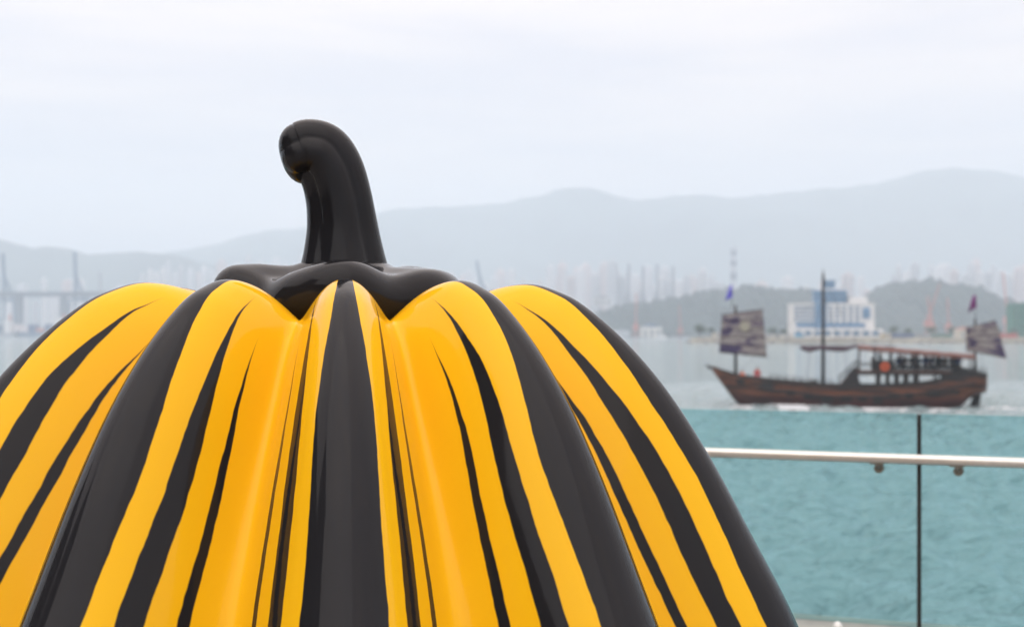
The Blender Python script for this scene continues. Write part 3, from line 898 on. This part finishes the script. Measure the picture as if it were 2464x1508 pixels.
stand_me = skin_figure('standing', stand_j, seat_e, [.14, .13, .15, .06, .10, .09, .075, .055, .04, .075, .055, .04, .09, .07, .05, .04, .09, .07, .05, .04], 0)
def person(base, x, y, z, rz, shirt, label, group=None):
    me = base.copy()
    for m_ in (shirt, skinm, trous): me.materials.append(m_)
    neck, hip = (0.66, 0.13) if base is seat_me else (1.50, 0.92)
    for p in me.polygons:
        c_ = p.center
        p.material_index = 1 if c_.z > neck or (base is seat_me and c_.y < -.22 and .14 < c_.z < .3) else (2 if c_.z < hip else 0)
    o = link_mesh('person', me, None)
    o.location = BM @ Vector((x, y, z)); o.rotation_euler = (0, 0, rz + BR)
    tag(o, label, 'person', group)
    hd = MB().dome((0, 0.02, neck + 0.155), 0.118, 0.115, 12, 4).build('hair', hairm, o, smooth=True)
    return o
shirts = [mat('shirt_' + nm, c_, 0.85) for nm, c_ in (('navy', (0.02, 0.03, 0.07)), ('charcoal', (0.03, 0.03, 0.035)), ('black', (0.014, 0.014, 0.016)), ('slate', (0.05, 0.06, 0.08)), ('blue', (0.03, 0.06, 0.14)))]
random.seed(12)
dz = bp_(0, 897)[1] + 0.44
PORD = 'first second third fourth fifth sixth seventh eighth ninth tenth eleventh'.split()
for i, x in enumerate([1515, 1562, 1610, 1655, 1705, 1752, 1800, 1850, 1898, 1945]):
    person(seat_me, bp_(x, 0)[0], -1.25 + random.uniform(-.1, .1), dz, random.uniform(-.5, .5) + (0 if i % 3 else 2.9), shirts[i % 5],
           'dark-clothed passenger seated at the near rail, %s from the bow end' % PORD[i], 'passengers seated on the upper deck')
for i, x in enumerate([1540, 1632, 1730, 1825, 1920]):
    person(seat_me, bp_(x, 0)[0], 0.9, dz, random.uniform(2.6, 3.6), shirts[(i + 2) % 5], 'dark-clothed passenger on the far bench of the upper deck, %s from the bow end' % PORD[i], 'passengers seated on the upper deck')
benchm = mat('bench_timber', (0.06, 0.035, 0.025), 0.7)
for y_, nm in ((-1.2, 'near'), (0.95, 'far')):
    bn = empty('bench', (0, 0, 0)); bn.parent = boat
    zb = bp_(0, 897)[1]
    MB().box(bp_(1495, 0)[0], bp_(1965, 0)[0], y_ - .2, y_ + .2, zb + 0.40, zb + 0.45).build('seat', benchm, bn)
    for x in (1510, 1660, 1810, 1950):
        MB().box(bp_(x, 0)[0] - .04, bp_(x, 0)[0] + .04, y_ - .17, y_ + .17, zb, zb + 0.40).build('leg', benchm, bn)
person(stand_me, bp_(1380, 0)[0], -1.0, bp_(0, 897)[1], 1.2, shirts[2], 'person in black standing in the helm shelter')
zb = np.interp(bp_(460, 0)[0], sxs, szs) - 0.38
person(stand_me, bp_(462, 0)[0], -0.9, zb - 0.35, 0.3, mat('shirt_red', (0.36, 0.03, 0.03), 0.85), 'crew member in red standing on the foredeck behind the foresail')
zb = np.interp(bp_(345, 0)[0], sxs, szs) - 0.38
person(seat_me, bp_(345, 0)[0], -0.5, zb + 0.02, -0.6, mat('shirt_orange', (0.55, 0.12, 0.05), 0.85), 'crew member in orange sitting in the bow below the foremast')

# ---- foam along the water line and a short wake
fm = bpy.data.materials.new('foam'); fm.use_nodes = True
n, l = fm.node_tree.nodes, fm.node_tree.links
b = n['Principled BSDF']; b.inputs['Base Color'].default_value = (0.60, 0.62, 0.64, 1); b.inputs['Roughness'].default_value = 0.8
fo = MB()
random.seed(31)
def foam_blob(x, y, z, r, h):
    k = 7
    vs = [(x + r * random.uniform(.6, 1.2) * math.cos(6.283 * i / k) * 1.6, y + r * random.uniform(.6, 1.2) * math.sin(6.283 * i / k), z - 0.05) for i in range(k)] + [(x, y, z + h)]
    fo.add(vs, [(i, (i + 1) % k, k) for i in range(k)])
for i in range(800):
    u = random.random()
    x = -9.2 + 19.5 * u
    yb = -(beam(x) * 0.93) - abs(random.gauss(0, 0.25 + 0.5 * u)) - 0.1
    foam_blob(x, yb, 0.06, random.uniform(.05, .16), random.uniform(.02, .10) * (1.8 if -6 < x < -3.0 else 1))
for i in range(420):
    x = random.gauss(-4.6, 0.9); foam_blob(x, -2.6 - abs(random.gauss(0, .3)), 0.06, random.uniform(.07, .2), random.uniform(.08, .30))
for i in range(450):
    x = 10 + random.random() ** 1.5 * 14; foam_blob(x, random.gauss(-0.5, 0.9 + (x - 10) * .12), 0.08, random.uniform(.06, .2), random.uniform(.02, .07))
for i in range(500):
    x = -9.5 - random.random() * 0 + random.random() * 20; foam_blob(x, -3.9 - random.random() * 1.6 - (x + 9.5) * .06, 0.07, random.uniform(.04, .12), random.uniform(.01, .04))
fo_o = fo.build('wake_foam', fm); fo_o.location = (bx0, BD, SEA); fo_o.rotation_euler = (0, 0, BR)
tag(fo_o, 'white foam along the waterline of the junk and in its wake', 'foam', kind='stuff')
# ================================================================== ACROSS THE HARBOUR
LZ = SEA + 3.0
# ---- white building with a blue glass tower on the low point
WD = 860.0
wk = WD / F
def wx(x): return (1673 + x * 0.3211 - 1232) / F * WD
def wz(y): return EYE + (HOR - (601.7 + y * 0.3211)) / F * WD
wb = empty('waterfront_building', (0, 0, 0))
tag(wb, 'white block with grid of windows and octagonal blue glass tower on the far shore', 'building')
whitem = mat('white_render', (0.62, 0.615, 0.61), 0.7, 0.06, 0.2)
bluem = mat('blue_glazing', (0.05, 0.13, 0.24), 0.15, 0.25, 0.4)
bluep = mat('blue_panel', (0.06, 0.16, 0.30), 0.4, 0.2, 0.5)
DEP = 16.0
MB().box(wx(732), wx(1342), WD, WD + DEP, LZ - 0.2, wz(402)).build('wall', whitem, wb)
MB().box(wx(726), wx(1350), WD - 0.4, WD + DEP + .4, wz(402), wz(396)).build('parapet', whitem, wb)
cols = [745, 783, 820, 858] + [1000, 1050, 1100, 1150, 1200]
for r_ in range(5):
    y0 = 418 + r_ * 27
    for c_ in cols:
        f_ = MB().box(wx(c_), wx(c_ + 28), WD - 0.18, WD + 0.02, wz(y0 + 17), wz(y0)).build('window', bluem, wb)
        MB().box(wx(c_ - 2), wx(c_ + 30), WD - 0.32, WD - 0.02, wz(y0 + 19), wz(y0 + 17.2)).build('sill', whitem, f_)
        MB().bar((wx(c_ + 14), WD - 0.2, wz(y0)), (wx(c_ + 14), WD - 0.2, wz(y0 + 17)), 0.14).build('frame', whitem, f_)
MB().box(wx(893), wx(982), WD - 0.9, WD - 0.03, wz(620), wz(398)).build('stair_glazing', bluep, wb)
MB().box(wx(1252), wx(1308), WD - 0.7, WD - 0.03, wz(512), wz(430)).build('bay_window', bluep, wb)
MB().box(wx(755), wx(1272), WD - 0.5, WD - 0.04, wz(578), wz(546)).build('window_band', bluep, wb)
MB().box(wx(720), wx(1392), WD - 5, WD - 0.06, LZ - .2, wz(590)).build('podium', whitem, wb)
for i in range(9):
    x = 735 + i * 72
    MB().box(wx(x), wx(x + 50), WD - 5.15, WD - 4.9, wz(640), wz(605)).build('podium_window', bluem, wb)
MB().box(wx(732), wx(800), WD - 5.3, WD - 4.8, wz(664), wz(625)).build('blue_door', mat('bright_blue', (0.06, 0.25, 0.42), 0.5), wb)
def octo(x0, x1, z0, z1, m_, name, par, dep=None, squash=.8):
    cx_, r_ = (x0 + x1) / 2, (x1 - x0) / 2
    cy_ = WD + DEP / 2
    vs = []
    for z in (z0, z1):
        for i in range(8):
            a = math.pi / 8 + i * math.pi / 4
            vs.append((cx_ + r_ / math.cos(math.pi / 8) * math.cos(a), cy_ + r_ * squash * math.sin(a) / math.cos(math.pi / 8), z))
    return MB().add(vs, [tuple(range(7, -1, -1)), tuple(range(8, 16))] + [(i, (i + 1) % 8, (i + 1) % 8 + 8, i + 8) for i in range(8)]).build(name, m_, par)
tw = octo(wx(905), wx(1148), wz(402) + .1, wz(312), bluem, 'tower', wb)
octo(wx(900), wx(1153), wz(312), wz(300), bluep, 'tower_roof', tw)
octo(wx(930), wx(1120), wz(300), wz(285), whitem, 'tower_step', tw)
octo(wx(983), wx(1068), wz(285), wz(232), bluem, 'control_cab', tw)
octo(wx(978), wx(1073), wz(232), wz(222), bluep, 'cab_roof', tw)
for k in range(1, 4):
    z_ = wz(402 - k * 22)
    octo(wx(903), wx(1150), z_ - .15, z_ + .15, bluep, 'floor_band', tw)
MB().box(wx(1160), wx(1300), WD + 3, WD + 12, wz(396), wz(352)).build('plant_room', whitem, wb)

# ---- things standing on the low point
def shed(x0, x1, y0, D, wallm, roofm, label, dep=12.0, base=None, roof=0.25, ybase=None):
    """x0,x1,y0: picture columns and top row"""
    X0, X1, Z1 = xat(x0, D), xat(x1, D), zat(y0, D)
    B_ = LZ - 0.1 if base is None else base
    o = empty('shed', ((X0 + X1) / 2, D, B_))
    tag(o, label, 'building')
    hw = (X1 - X0) / 2; h = Z1 - B_
    e_ = h * (1 - roof)
    MB().box(-hw, hw, 0, dep, 0, e_).build('wall', wallm, o)
    MB().prism([(-hw - .3, e_ + .02), (hw + .3, e_ + .02), (0.0, h)], -0.4, dep + .4).build('roof', roofm, o)
    for i in range(3):
        u = -hw + hw * 2 * (i + .5) / 3
        MB().box(u - hw * .16, u + hw * .16, -0.1, 0.02, e_ * .1, e_ * .72).build('shutter', mat('grey_shutter', (0.2, 0.22, 0.24), 0.5), o)
    return o
greyr = mat('grey_roof', (0.20, 0.22, 0.24), 0.6)
beige = mat('beige_wall', (0.50, 0.46, 0.38), 0.8)
shed(1720, 1762, 796, 820, beige, greyr, 'low beige shed behind the tan foresail of the junk')
shed(1838, 1905, 803, 815, mat('cream_wall', (0.58, 0.55, 0.48), 0.8), greyr, 'long cream shed just left of the white block')
shed(2130, 2160, 800, 830, mat('ochre_wall', (0.52, 0.42, 0.24), 0.8), greyr, 'small ochre shed to the right of the white block')
shed(2310, 2350, 786, 850, beige, mat('rust_roof', (0.30, 0.13, 0.09), 0.7), 'beige shed with rusty roof near the mizzen sail')
def container(px, py, D, col, label, group, wpx=None):
    X0, Z0 = xat(px, D), LZ - 0.12
    o = empty('shipping_container', (X0, D, Z0)); tag(o, label, 'container', group)
    L_, H_, W_ = 12.2, 2.6, 2.44
    MB().box(-L_ / 2 + .1, L_ / 2 - .1, 0.06, W_ - .06, 0.12, H_ - .08).build('box', col, o)
    for sx_ in (-1, 1):
        for y_ in (0, W_ - .16):
            MB().box(sx_ * L_ / 2 - (.16 if sx_ > 0 else 0), sx_ * L_ / 2 + (0 if sx_ > 0 else .16), y_, y_ + .16, 0, H_).build('corner_post', col, o)
    for y_ in (0.01, W_ - .13):
        MB().box(-L_ / 2 + .16, L_ / 2 - .16, y_, y_ + .12, H_ - .15, H_ - .01).build('top_rail', col, o)
    for k in range(22):
        x_ = -L_ / 2 + .35 + k * .53
        MB().box(x_, x_ + .22, 0.02, 0.07, 0.2, H_ - .2).build('rib', col, o)
    return o
for px_, nm, cc in ((2173, 'dark blue', (0.03, 0.06, 0.16)), (2216, 'grey', (0.25, 0.26, 0.27)), (2267, 'weathered green', (0.06, 0.14, 0.10)), (2424, 'red', (0.40, 0.06, 0.04)), (1795, 'white', (0.55, 0.55, 0.53))):
    container(px_, 0, 806 + (px_ % 7), mat('container_' + nm.replace(' ', '_'), cc, 0.6, 0.2, 1.0), nm + ' shipping container lying on the low point of land', 'containers on the low point of land')
# chain-link fence along the point
fe = empty('perimeter_fence', (0, 798, LZ - .12)); tag(fe, 'long grey perimeter fence along the low point of land', 'fence')
fem = mat('fence_steel', (0.22, 0.23, 0.24), 0.6)
x0_, x1_ = xat(1700, 798), xat(2700, 798)
for i, x in enumerate(np.arange(x0_, x1_, 6.0)):
    MB().bar((x, 0, 0), (x, 0, 2.6), 0.16).build('post', fem, fe)
for z_ in (0.5, 1.5, 2.45):
    MB().box(x0_, x1_, -.05, .05, z_ - .05, z_ + .05).build('rail', fem, fe)
# green-netted block at the right border
GDp = 880
gb = empty('netted_building', (xat(2470, GDp), GDp, LZ - .2)); tag(gb, 'block wrapped in green scaffold netting at the right edge', 'building')
netm = mat('green_netting', (0.045, 0.16, 0.12), 0.85, 0.3, 0.4)
hw, hh = xat(2500, GDp) - xat(2470, GDp), zat(727, GDp) - LZ
MB().box(-hw, hw, 0, 14, 0, hh - .6).build('netting', netm, gb)
for k in range(9):
    MB().tube([(-hw + 2 * hw * k / 8, -.25, 0), (-hw + 2 * hw * k / 8, -.25, hh)], .06, 6).build('scaffold_pole', fem, gb)
for k in range(1, 7):
    MB().box(-hw - .2, hw + .2, -.5, -.02, hh * k / 6 - .08, hh * k / 6).build('scaffold_deck', fem, gb)

# ---- trees: tapered trunk, limbs and a crown of leaf clumps
leafm = mat('leaf', (0.055, 0.085, 0.035), 0.8, 0.5, 0.3)
barkm = mat('bark', (0.06, 0.05, 0.04), 0.9)
def tree(loc, h, spread, seed, label, group):
    random.seed(seed)
    o = empty('tree', loc); tag(o, label, 'tree', group)
    tk = MB().tube([(0, 0, -.3), (.05 * h * .3, 0, h * .25), (0, .02 * h, h * .6)], [h * .035, h * .026, h * .012], 8)
    ends = []
    for k in range(7):
        a = k * 2.4; r_ = spread * random.uniform(.35, .65)
        p0_ = Vector((0, 0, h * random.uniform(.22, .5))); p1_ = Vector((math.cos(a) * r_, math.sin(a) * r_, h * random.uniform(.5, .85)))
        tk.tube([p0_, (p0_ + p1_) / 2 + Vector((0, 0, -.03 * h)), p1_], [h * .016, h * .011, h * .005], 6); ends.append(p1_)
    tk.build('trunk', barkm, o)
    cr = MB()
    ends.append(Vector((0, 0, h * .85)))
    for p in ends:
        for _ in range(70):
            d_ = Vector((random.gauss(0, 1), random.gauss(0, 1), random.gauss(0, .7)))
            q = p + d_.normalized() * spread * .36 * random.random() ** .4
            s_ = random.uniform(.035, .075) * h
            u_ = Vector((random.uniform(-1, 1), random.uniform(-1, 1), random.uniform(-1, 1))).normalized(); v_ = u_.orthogonal().normalized()
            cr.add([q - u_ * s_, q + v_ * s_ * .6, q + u_ * s_, q - v_ * s_ * .6], [(0, 1, 2, 3)])
    cr.build('crown', leafm, o)
    return o
tree((xat(1683, 806), 806, LZ - .1), 8.0, 3.8, 2, 'rounded green tree at the tip of the low point of land', None)
for i, (px_, D_, h_, sp_) in enumerate([(1712, 830, 6, 3), (1860, 840, 6.5, 3.5), (1885, 842, 5.5, 3), (2110, 870, 6, 3.2), (2150, 880, 7, 3.6), (2185, 880, 6, 3.4), (2240, 900, 7, 4), (2290, 905, 6.5, 3.5), (2330, 910, 7, 4), (2400, 900, 6.5, 3.6), (2440, 860, 5.5, 3.2)]):
    tree((xat(px_, D_), D_, LZ - .1), h_, sp_, 40 + i, 'low bushy tree behind the perimeter fence, %s from the left of its row' % PORD[i], 'trees behind the perimeter fence')

# ---- harbour cranes
def gantry(px, pytop, D, col, label, group, boom='up', base=-1.2, wscale=1.0, lean=0):
    x, zt = xat(px, D), zat(pytop, D)
    o = empty('gantry_crane', (x, D, base)); tag(o, label, 'crane', group)
    H_ = zt - base
    hl = H_ * 0.42; sp_ = H_ * 0.11 * wscale; t_ = H_ * 0.022
    for sx_ in (-1, 1):
        for y_ in (0, sp_ * 2):
            MB().bar((sx_ * sp_, y_, 0), (sx_ * sp_ * .85, y_, hl), t_).build('leg', col, o)
    for y_ in (0, sp_ * 2):
        MB().bar((-sp_, y_, hl * .42), (sp_, y_, hl * .42), t_).build('portal_beam', col, o)
    MB().bar((0, -sp_ * .4, hl), (0, sp_ * 4.5, hl), t_ * 1.6).bar((-sp_ * .85, 0, hl), (sp_ * .85, 0, hl), t_).bar((-sp_ * .85, sp_ * 2, hl), (sp_ * .85, sp_ * 2, hl), t_).build('girder', col, o)
    MB().bar((-sp_ * .6, sp_ * .3, hl), (0, sp_ * .2, hl * 1.62), t_).bar((sp_ * .6, sp_ * .3, hl), (0, sp_ * .2, hl * 1.62), t_).build('apex_frame', col, o)
    MB().box(-sp_ * .35, sp_ * .35, sp_ * 2.4, sp_ * 3.4, hl + t_, hl + t_ * 4).build('machine_house', col, o)
    if boom == 'up':
        b1 = Vector((lean * H_, -sp_ * .9, H_))
    else:
        b1 = Vector((0, -sp_ * 5, hl))
    MB().bar((0, -sp_ * .4, hl), b1, t_ * 1.5).build('boom', col, o)
    MB().bar((0, sp_ * .2, hl * 1.6), b1 * 0.75 + Vector((0, 0, hl * .25)), t_ * .4).bar((0, sp_ * .2, hl * 1.6), (0, sp_ * 4, hl), t_ * .4).build('stay', col, o)
    return o
cblue = mat('crane_blue', (0.10, 0.15, 0.22), 0.6)
cgrey = mat('crane_grey', (0.28, 0.30, 0.33), 0.6)
cred = mat('crane_red', (0.42, 0.14, 0.10), 0.6)
gantry(186, 607, 2080, cblue, 'tall dark crane with raised boom rising behind the viaduct', None)
gantry(14, 610, 2080, cblue, 'dark crane with raised boom at the left border', None)
gantry(245, 655, 2200, cgrey, 'smaller grey crane to the right of the tall dark crane', None)
ORD4 = ['first', 'second', 'third', 'fourth']
for i, px_ in enumerate((1512, 1547, 1580, 1618)):
    gantry(px_, 636 + (i % 2) * 5, 2250, cgrey, '%s from the left of the four pale gantry cranes above the wooded hill' % ORD4[i], 'row of four gantry cranes', wscale=.9)
gantry(1165, 628, 2400, cblue, 'thin leaning crane boom just right of the stalk foot', None, lean=-.10)
def derrick(px, pyb, pyt, D, pxt, col, label, base):
    o = empty('derrick_crane', (xat(px, D), D, base)); tag(o, label, 'crane', 'red derrick cranes')
    Ht = zat(pyt, D) - base; dxm = xat(pxt, D) - xat(px, D)
    MB().bar((-3, 0, 0), (0, 0, Ht * .45), .7).bar((3, 0, 0), (0, 0, Ht * .45), .7).bar((0, 5, 0), (0, 0, Ht * .45), .7).build('mast', col, o)
    MB().box(-2.5, 2.5, -1, 4, Ht * .18, Ht * .30).build('cab', col, o)
    MB().bar((0, 0, Ht * .28), (dxm, -2, Ht), .9).build('jib', col, o)
    MB().bar((0, 0, Ht * .45), (dxm * .95, -2, Ht * .95), .25).build('stay', col, o)
    return o
derrick(2233, 748, 684, 1250, 2259, cred, 'red derrick with jib leaning up to the right over the wooded hill', -2)
derrick(2243, 748, 712, 1240, 2230, cred, 'shorter red derrick beside the tall leaning one', -2)
derrick(2283, 748, 716, 1250, 2278, cred, 'small red derrick left of the purple flag', -2)
derrick(2424, 748, 655, 1260, 2412, mat('crane_pale_red', (0.5, 0.2, 0.17), 0.6), 'slim pale red crane near the right border', -2)
derrick(1530, 780, 706, 1440, 1531, cred, 'red crane rising from the water edge below the row of gantries', SEA + .3)
derrick(1637, 780, 735, 1440, 1634, mat('crane_brick', (0.35, 0.13, 0.10), 0.6), 'brick red crane left of the foresail', SEA + .3)
# working pontoons under the two water-edge cranes
for px_, lab in ((1530, 'grey pontoon carrying the tall red crane'), (1637, 'grey pontoon carrying the brick red crane')):
    o = MB().prism([(-14, .2), (-12, -1.6), (12, -1.6), (14, .2), (14, .9), (-14, .9)], -5, 7).build('pontoon', cgrey)
    o.location = (xat(px_, 1440), 1440, SEA + .2); tag(o, lab, 'pontoon', 'crane pontoons')

# ---- needle-like bridge tower, built as a banded shaft
tb = empty('banded_bridge_tower', (xat(1765, 2300), 2300, -1.2)); tag(tb, 'very tall slim pale bridge tower with dark bands above the foresail', 'bridge tower')
Ht = zat(594, 2300) + 1.2
fr = [0, .62, .70, .78, .84, .90, .955, 1.0]
for i in range(len(fr) - 1):
    r0, r1 = 6.6 - 2.0 * fr[i], 6.6 - 2.0 * fr[i + 1]
    MB().tube([(0, 0, Ht * fr[i]), (0, 0, Ht * fr[i + 1])], [r0, r1], 20).build('band' if i else 'shaft', mat('bridge_tower_pale', (0.42, 0.45, 0.49), 0.8) if i % 2 == 0 else mat('bridge_tower_dark', (0.16, 0.19, 0.24), 0.8), tb)

# ---- viaduct on tall piers across the left
vd = empty('viaduct', (0, 1930, 0)); tag(vd, 'long flat road viaduct on tall piers crossing the water at the far left', 'viaduct')
vm = mat('viaduct_concrete', (0.16, 0.18, 0.21), 0.8)
zt_, zb_ = zat(704, 1930), zat(714, 1930)
MB().box(xat(-600, 1930), xat(700, 1930), -6, 8, zb_, zt_).build('deck', vm, vd)
MB().box(xat(-600, 1930), xat(700, 1930), -6.6, -6.1, zt_ - .4, zt_ + 1.2).build('parapet', vm, vd)
for px_ in (-500, -390, -280, -170, -60, 45, 153, 262, 370, 480, 590):
    x_ = xat(px_, 1930)
    MB().box(x_ - 4, x_ + 4, -4, 6, SEA - 2, zb_ - .05).build('pier', vm, vd)

# ---- apartment towers, container yards and sheds along the far shore
pale = [mat('pale_tower', (0.54, 0.56, 0.59), 0.8, 0.05, .02), mat('white_tower', (0.62, 0.63, 0.65), 0.8, 0.05, .02), mat('pink_tower', (0.58, 0.52, 0.52), 0.8, .05, .02), mat('grey_tower', (0.48, 0.50, 0.54), 0.8, .05, .02)]
winm = mat('tower_windows', (0.30, 0.33, 0.37), 0.4)
def tower(px, wpx, pytop, D, mt, label, group):
    x, wd = xat(px, D), wpx / F * D
    H_ = zat(pytop, D) + 1.2
    o = empty('apartment_tower', (x, D, -1.2)); tag(o, label, 'tower', group)
    dp = min(wd, 34)
    # cross plan: core and two wings
    MB().box(-wd / 2, wd / 2, 0, dp * .6, 0, H_ * .975).build('wing', mt, o)
    MB().box(-wd * .24, wd * .24, -dp * .22, dp * .82, 0, H_ * .99).build('core', mt, o)
    MB().box(-wd * .15, wd * .15, dp * .1, dp * .45, H_ * .991, H_ * 1.025).build('roof_house', mt, o)
    wn = MB()
    fl = int(H_ / 6.0)
    for k in range(1, fl):
        z = k * 6.0
        if z > H_ * .95: break
        for xx_ in (-.42, -.32, .32, .42):
            wn.box(xx_ * wd - wd * .03, xx_ * wd + wd * .03, -.25, .05, z, z + 3.2)
        for xx_ in (-.14, .14):
            wn.box(xx_ * wd - wd * .06, xx_ * wd + wd * .06, -dp * .22 - .25, -dp * .22 + .05, z, z + 3.2)
    w_ = wn.build('windows', winm, o); w_['kind'] = 'stuff'
    return o
random.seed(77)
ORD = 'first second third fourth fifth sixth seventh eighth ninth tenth eleventh twelfth thirteenth fourteenth fifteenth sixteenth seventeenth eighteenth'.split()
HUE = {'pale_tower': 'pale grey', 'white_tower': 'white', 'pink_tower': 'pinkish', 'grey_tower': 'darker grey'}
def cluster(x0, x1, n_, top0, top1, D0, D1, where, group, w0=8, w1=30):
    for i in range(n_):
        px_ = x0 + (x1 - x0) * (i + random.uniform(.15, .85)) / n_
        mt = random.choice(pale[:3] if random.random() < .8 else pale)
        tower(px_, random.uniform(w0, w1), random.uniform(top0, top1), random.uniform(D0, D1), mt,
              '%s hazy tower, %s from left %s' % (HUE[mt.name], ORD[i], where), group)
cluster(330, 545, 13, 622, 662, 2160, 2812, "well left of the stalk", 'towers left of the stalk')
cluster(20, 330, 12, 668, 735, 2120, 2442, "behind the viaduct", 'towers behind the viaduct')
cluster(560, 740, 8, 612, 645, 2520, 2886, "close beside the stalk", 'towers beside the stalk')
cluster(930, 1120, 8, 640, 668, 2520, 2886, "just right of the stalk", 'towers right of the stalk')
cluster(1120, 1310, 10, 648, 690, 2376, 2886, "above the pumpkin shoulder", 'towers above the sculpture shoulder')
cluster(1310, 1500, 16, 625, 668, 2232, 2812, "left of the gantry cranes", 'towers left of the gantry cranes')
cluster(1500, 1745, 18, 640, 690, 2160, 2664, "behind the gantry cranes", 'towers behind the gantry cranes')
cluster(1780, 2130, 14, 655, 700, 2160, 2664, "behind the blue glass tower", 'towers behind the blue glass tower')
cluster(2140, 2320, 12, 632, 672, 2160, 2664, "above the wooded hill crest", 'towers above the wooded hill')
cluster(2320, 2480, 12, 612, 665, 2120, 2516, "near the right border", 'towers at the right border', 12, 24)
# white sheds at the foot of the wooded hill
shed(1430, 1470, 712, 1990, whitem, greyr, 'white shed high on the left end of the wooded hill', base=zat(735, 1990), dep=20)
shed(1545, 1592, 777, 1480, mat('off_white', (0.6, 0.57, 0.52), .8), mat('blue_roof', (0.06, .1, .17), .6), 'off-white boathouse with dark roof at the foot of the wooded hill', base=SEA, dep=16)
shed(1480, 1515, 790, 1490, pale[0], greyr, 'pale shed at the water edge left of the boathouse', base=SEA, dep=14)
shed(1672, 1712, 700, 1985, whitem, greyr, 'white shed on the crest of the wooded hill', base=zat(715, 1985), dep=20)
# container ships moored under the viaduct
def ship(px, D, L_, H_, col, label, stacks):
    o = empty('cargo_ship', (xat(px, D), D, SEA)); tag(o, label, 'ship', 'ships moored under the viaduct')
    MB().prism([(-L_ / 2, H_), (-L_ / 2 + 5, -2), (L_ / 2 - 3, -2), (L_ / 2, H_ + 2), (L_ / 2 - 8, H_)], -9, 9).build('hull', col, o)
    MB().box(L_ * .22, L_ * .34, -8, 8, H_, H_ + 16).box(L_ * .25, L_ * .30, -9, 9, H_ + 16, H_ + 19).build('bridge_house', whitem, o)
    MB().tube([(L_ * .31, 0, H_ + 15.9), (L_ * .31, 0, H_ + 24)], 1.6, 12).build('funnel', cred, o)
    for i in range(stacks):
        MB().box(-L_ * .42 + i * L_ * .61 / stacks, -L_ * .42 + (i + .92) * L_ * .61 / stacks, -8, 8, H_ + .02, H_ + 2.6 * random.randint(2, 5)).build('container_stack', random.choice([cred, cblue, cgrey, pale[2], mat('container_dark_blue', (0.03, .06, .16))]), o)
ship(95, 1870, 105, 6, cblue, 'dark blue cargo ship with container stacks between viaduct piers', 6)
ship(265, 1890, 80, 5, cred, 'red hulled cargo ship right of the tall dark crane', 5)
ship(-10, 1860, 60, 5, cgrey, 'grey cargo ship cut by the left border', 4)
# small white launch by the hill
la = empty('launch', (xat(1590, 1420), 1420, SEA)); tag(la, 'tiny white launch on the water below the boathouse', 'boat')
MB().prism([(-7, 1.8), (-5.5, -.5), (6, -.5), (6.5, 1.5)], -2, 2).build('hull', whitem, la)
MB().box(-2.5, 3.5, -1.5, 1.5, 1.5, 3.6).build('cabin', whitem, la)
MB().box(-2.3, 3.2, -1.56, -1.45, 2.3, 3.1).build('window', winm, la)
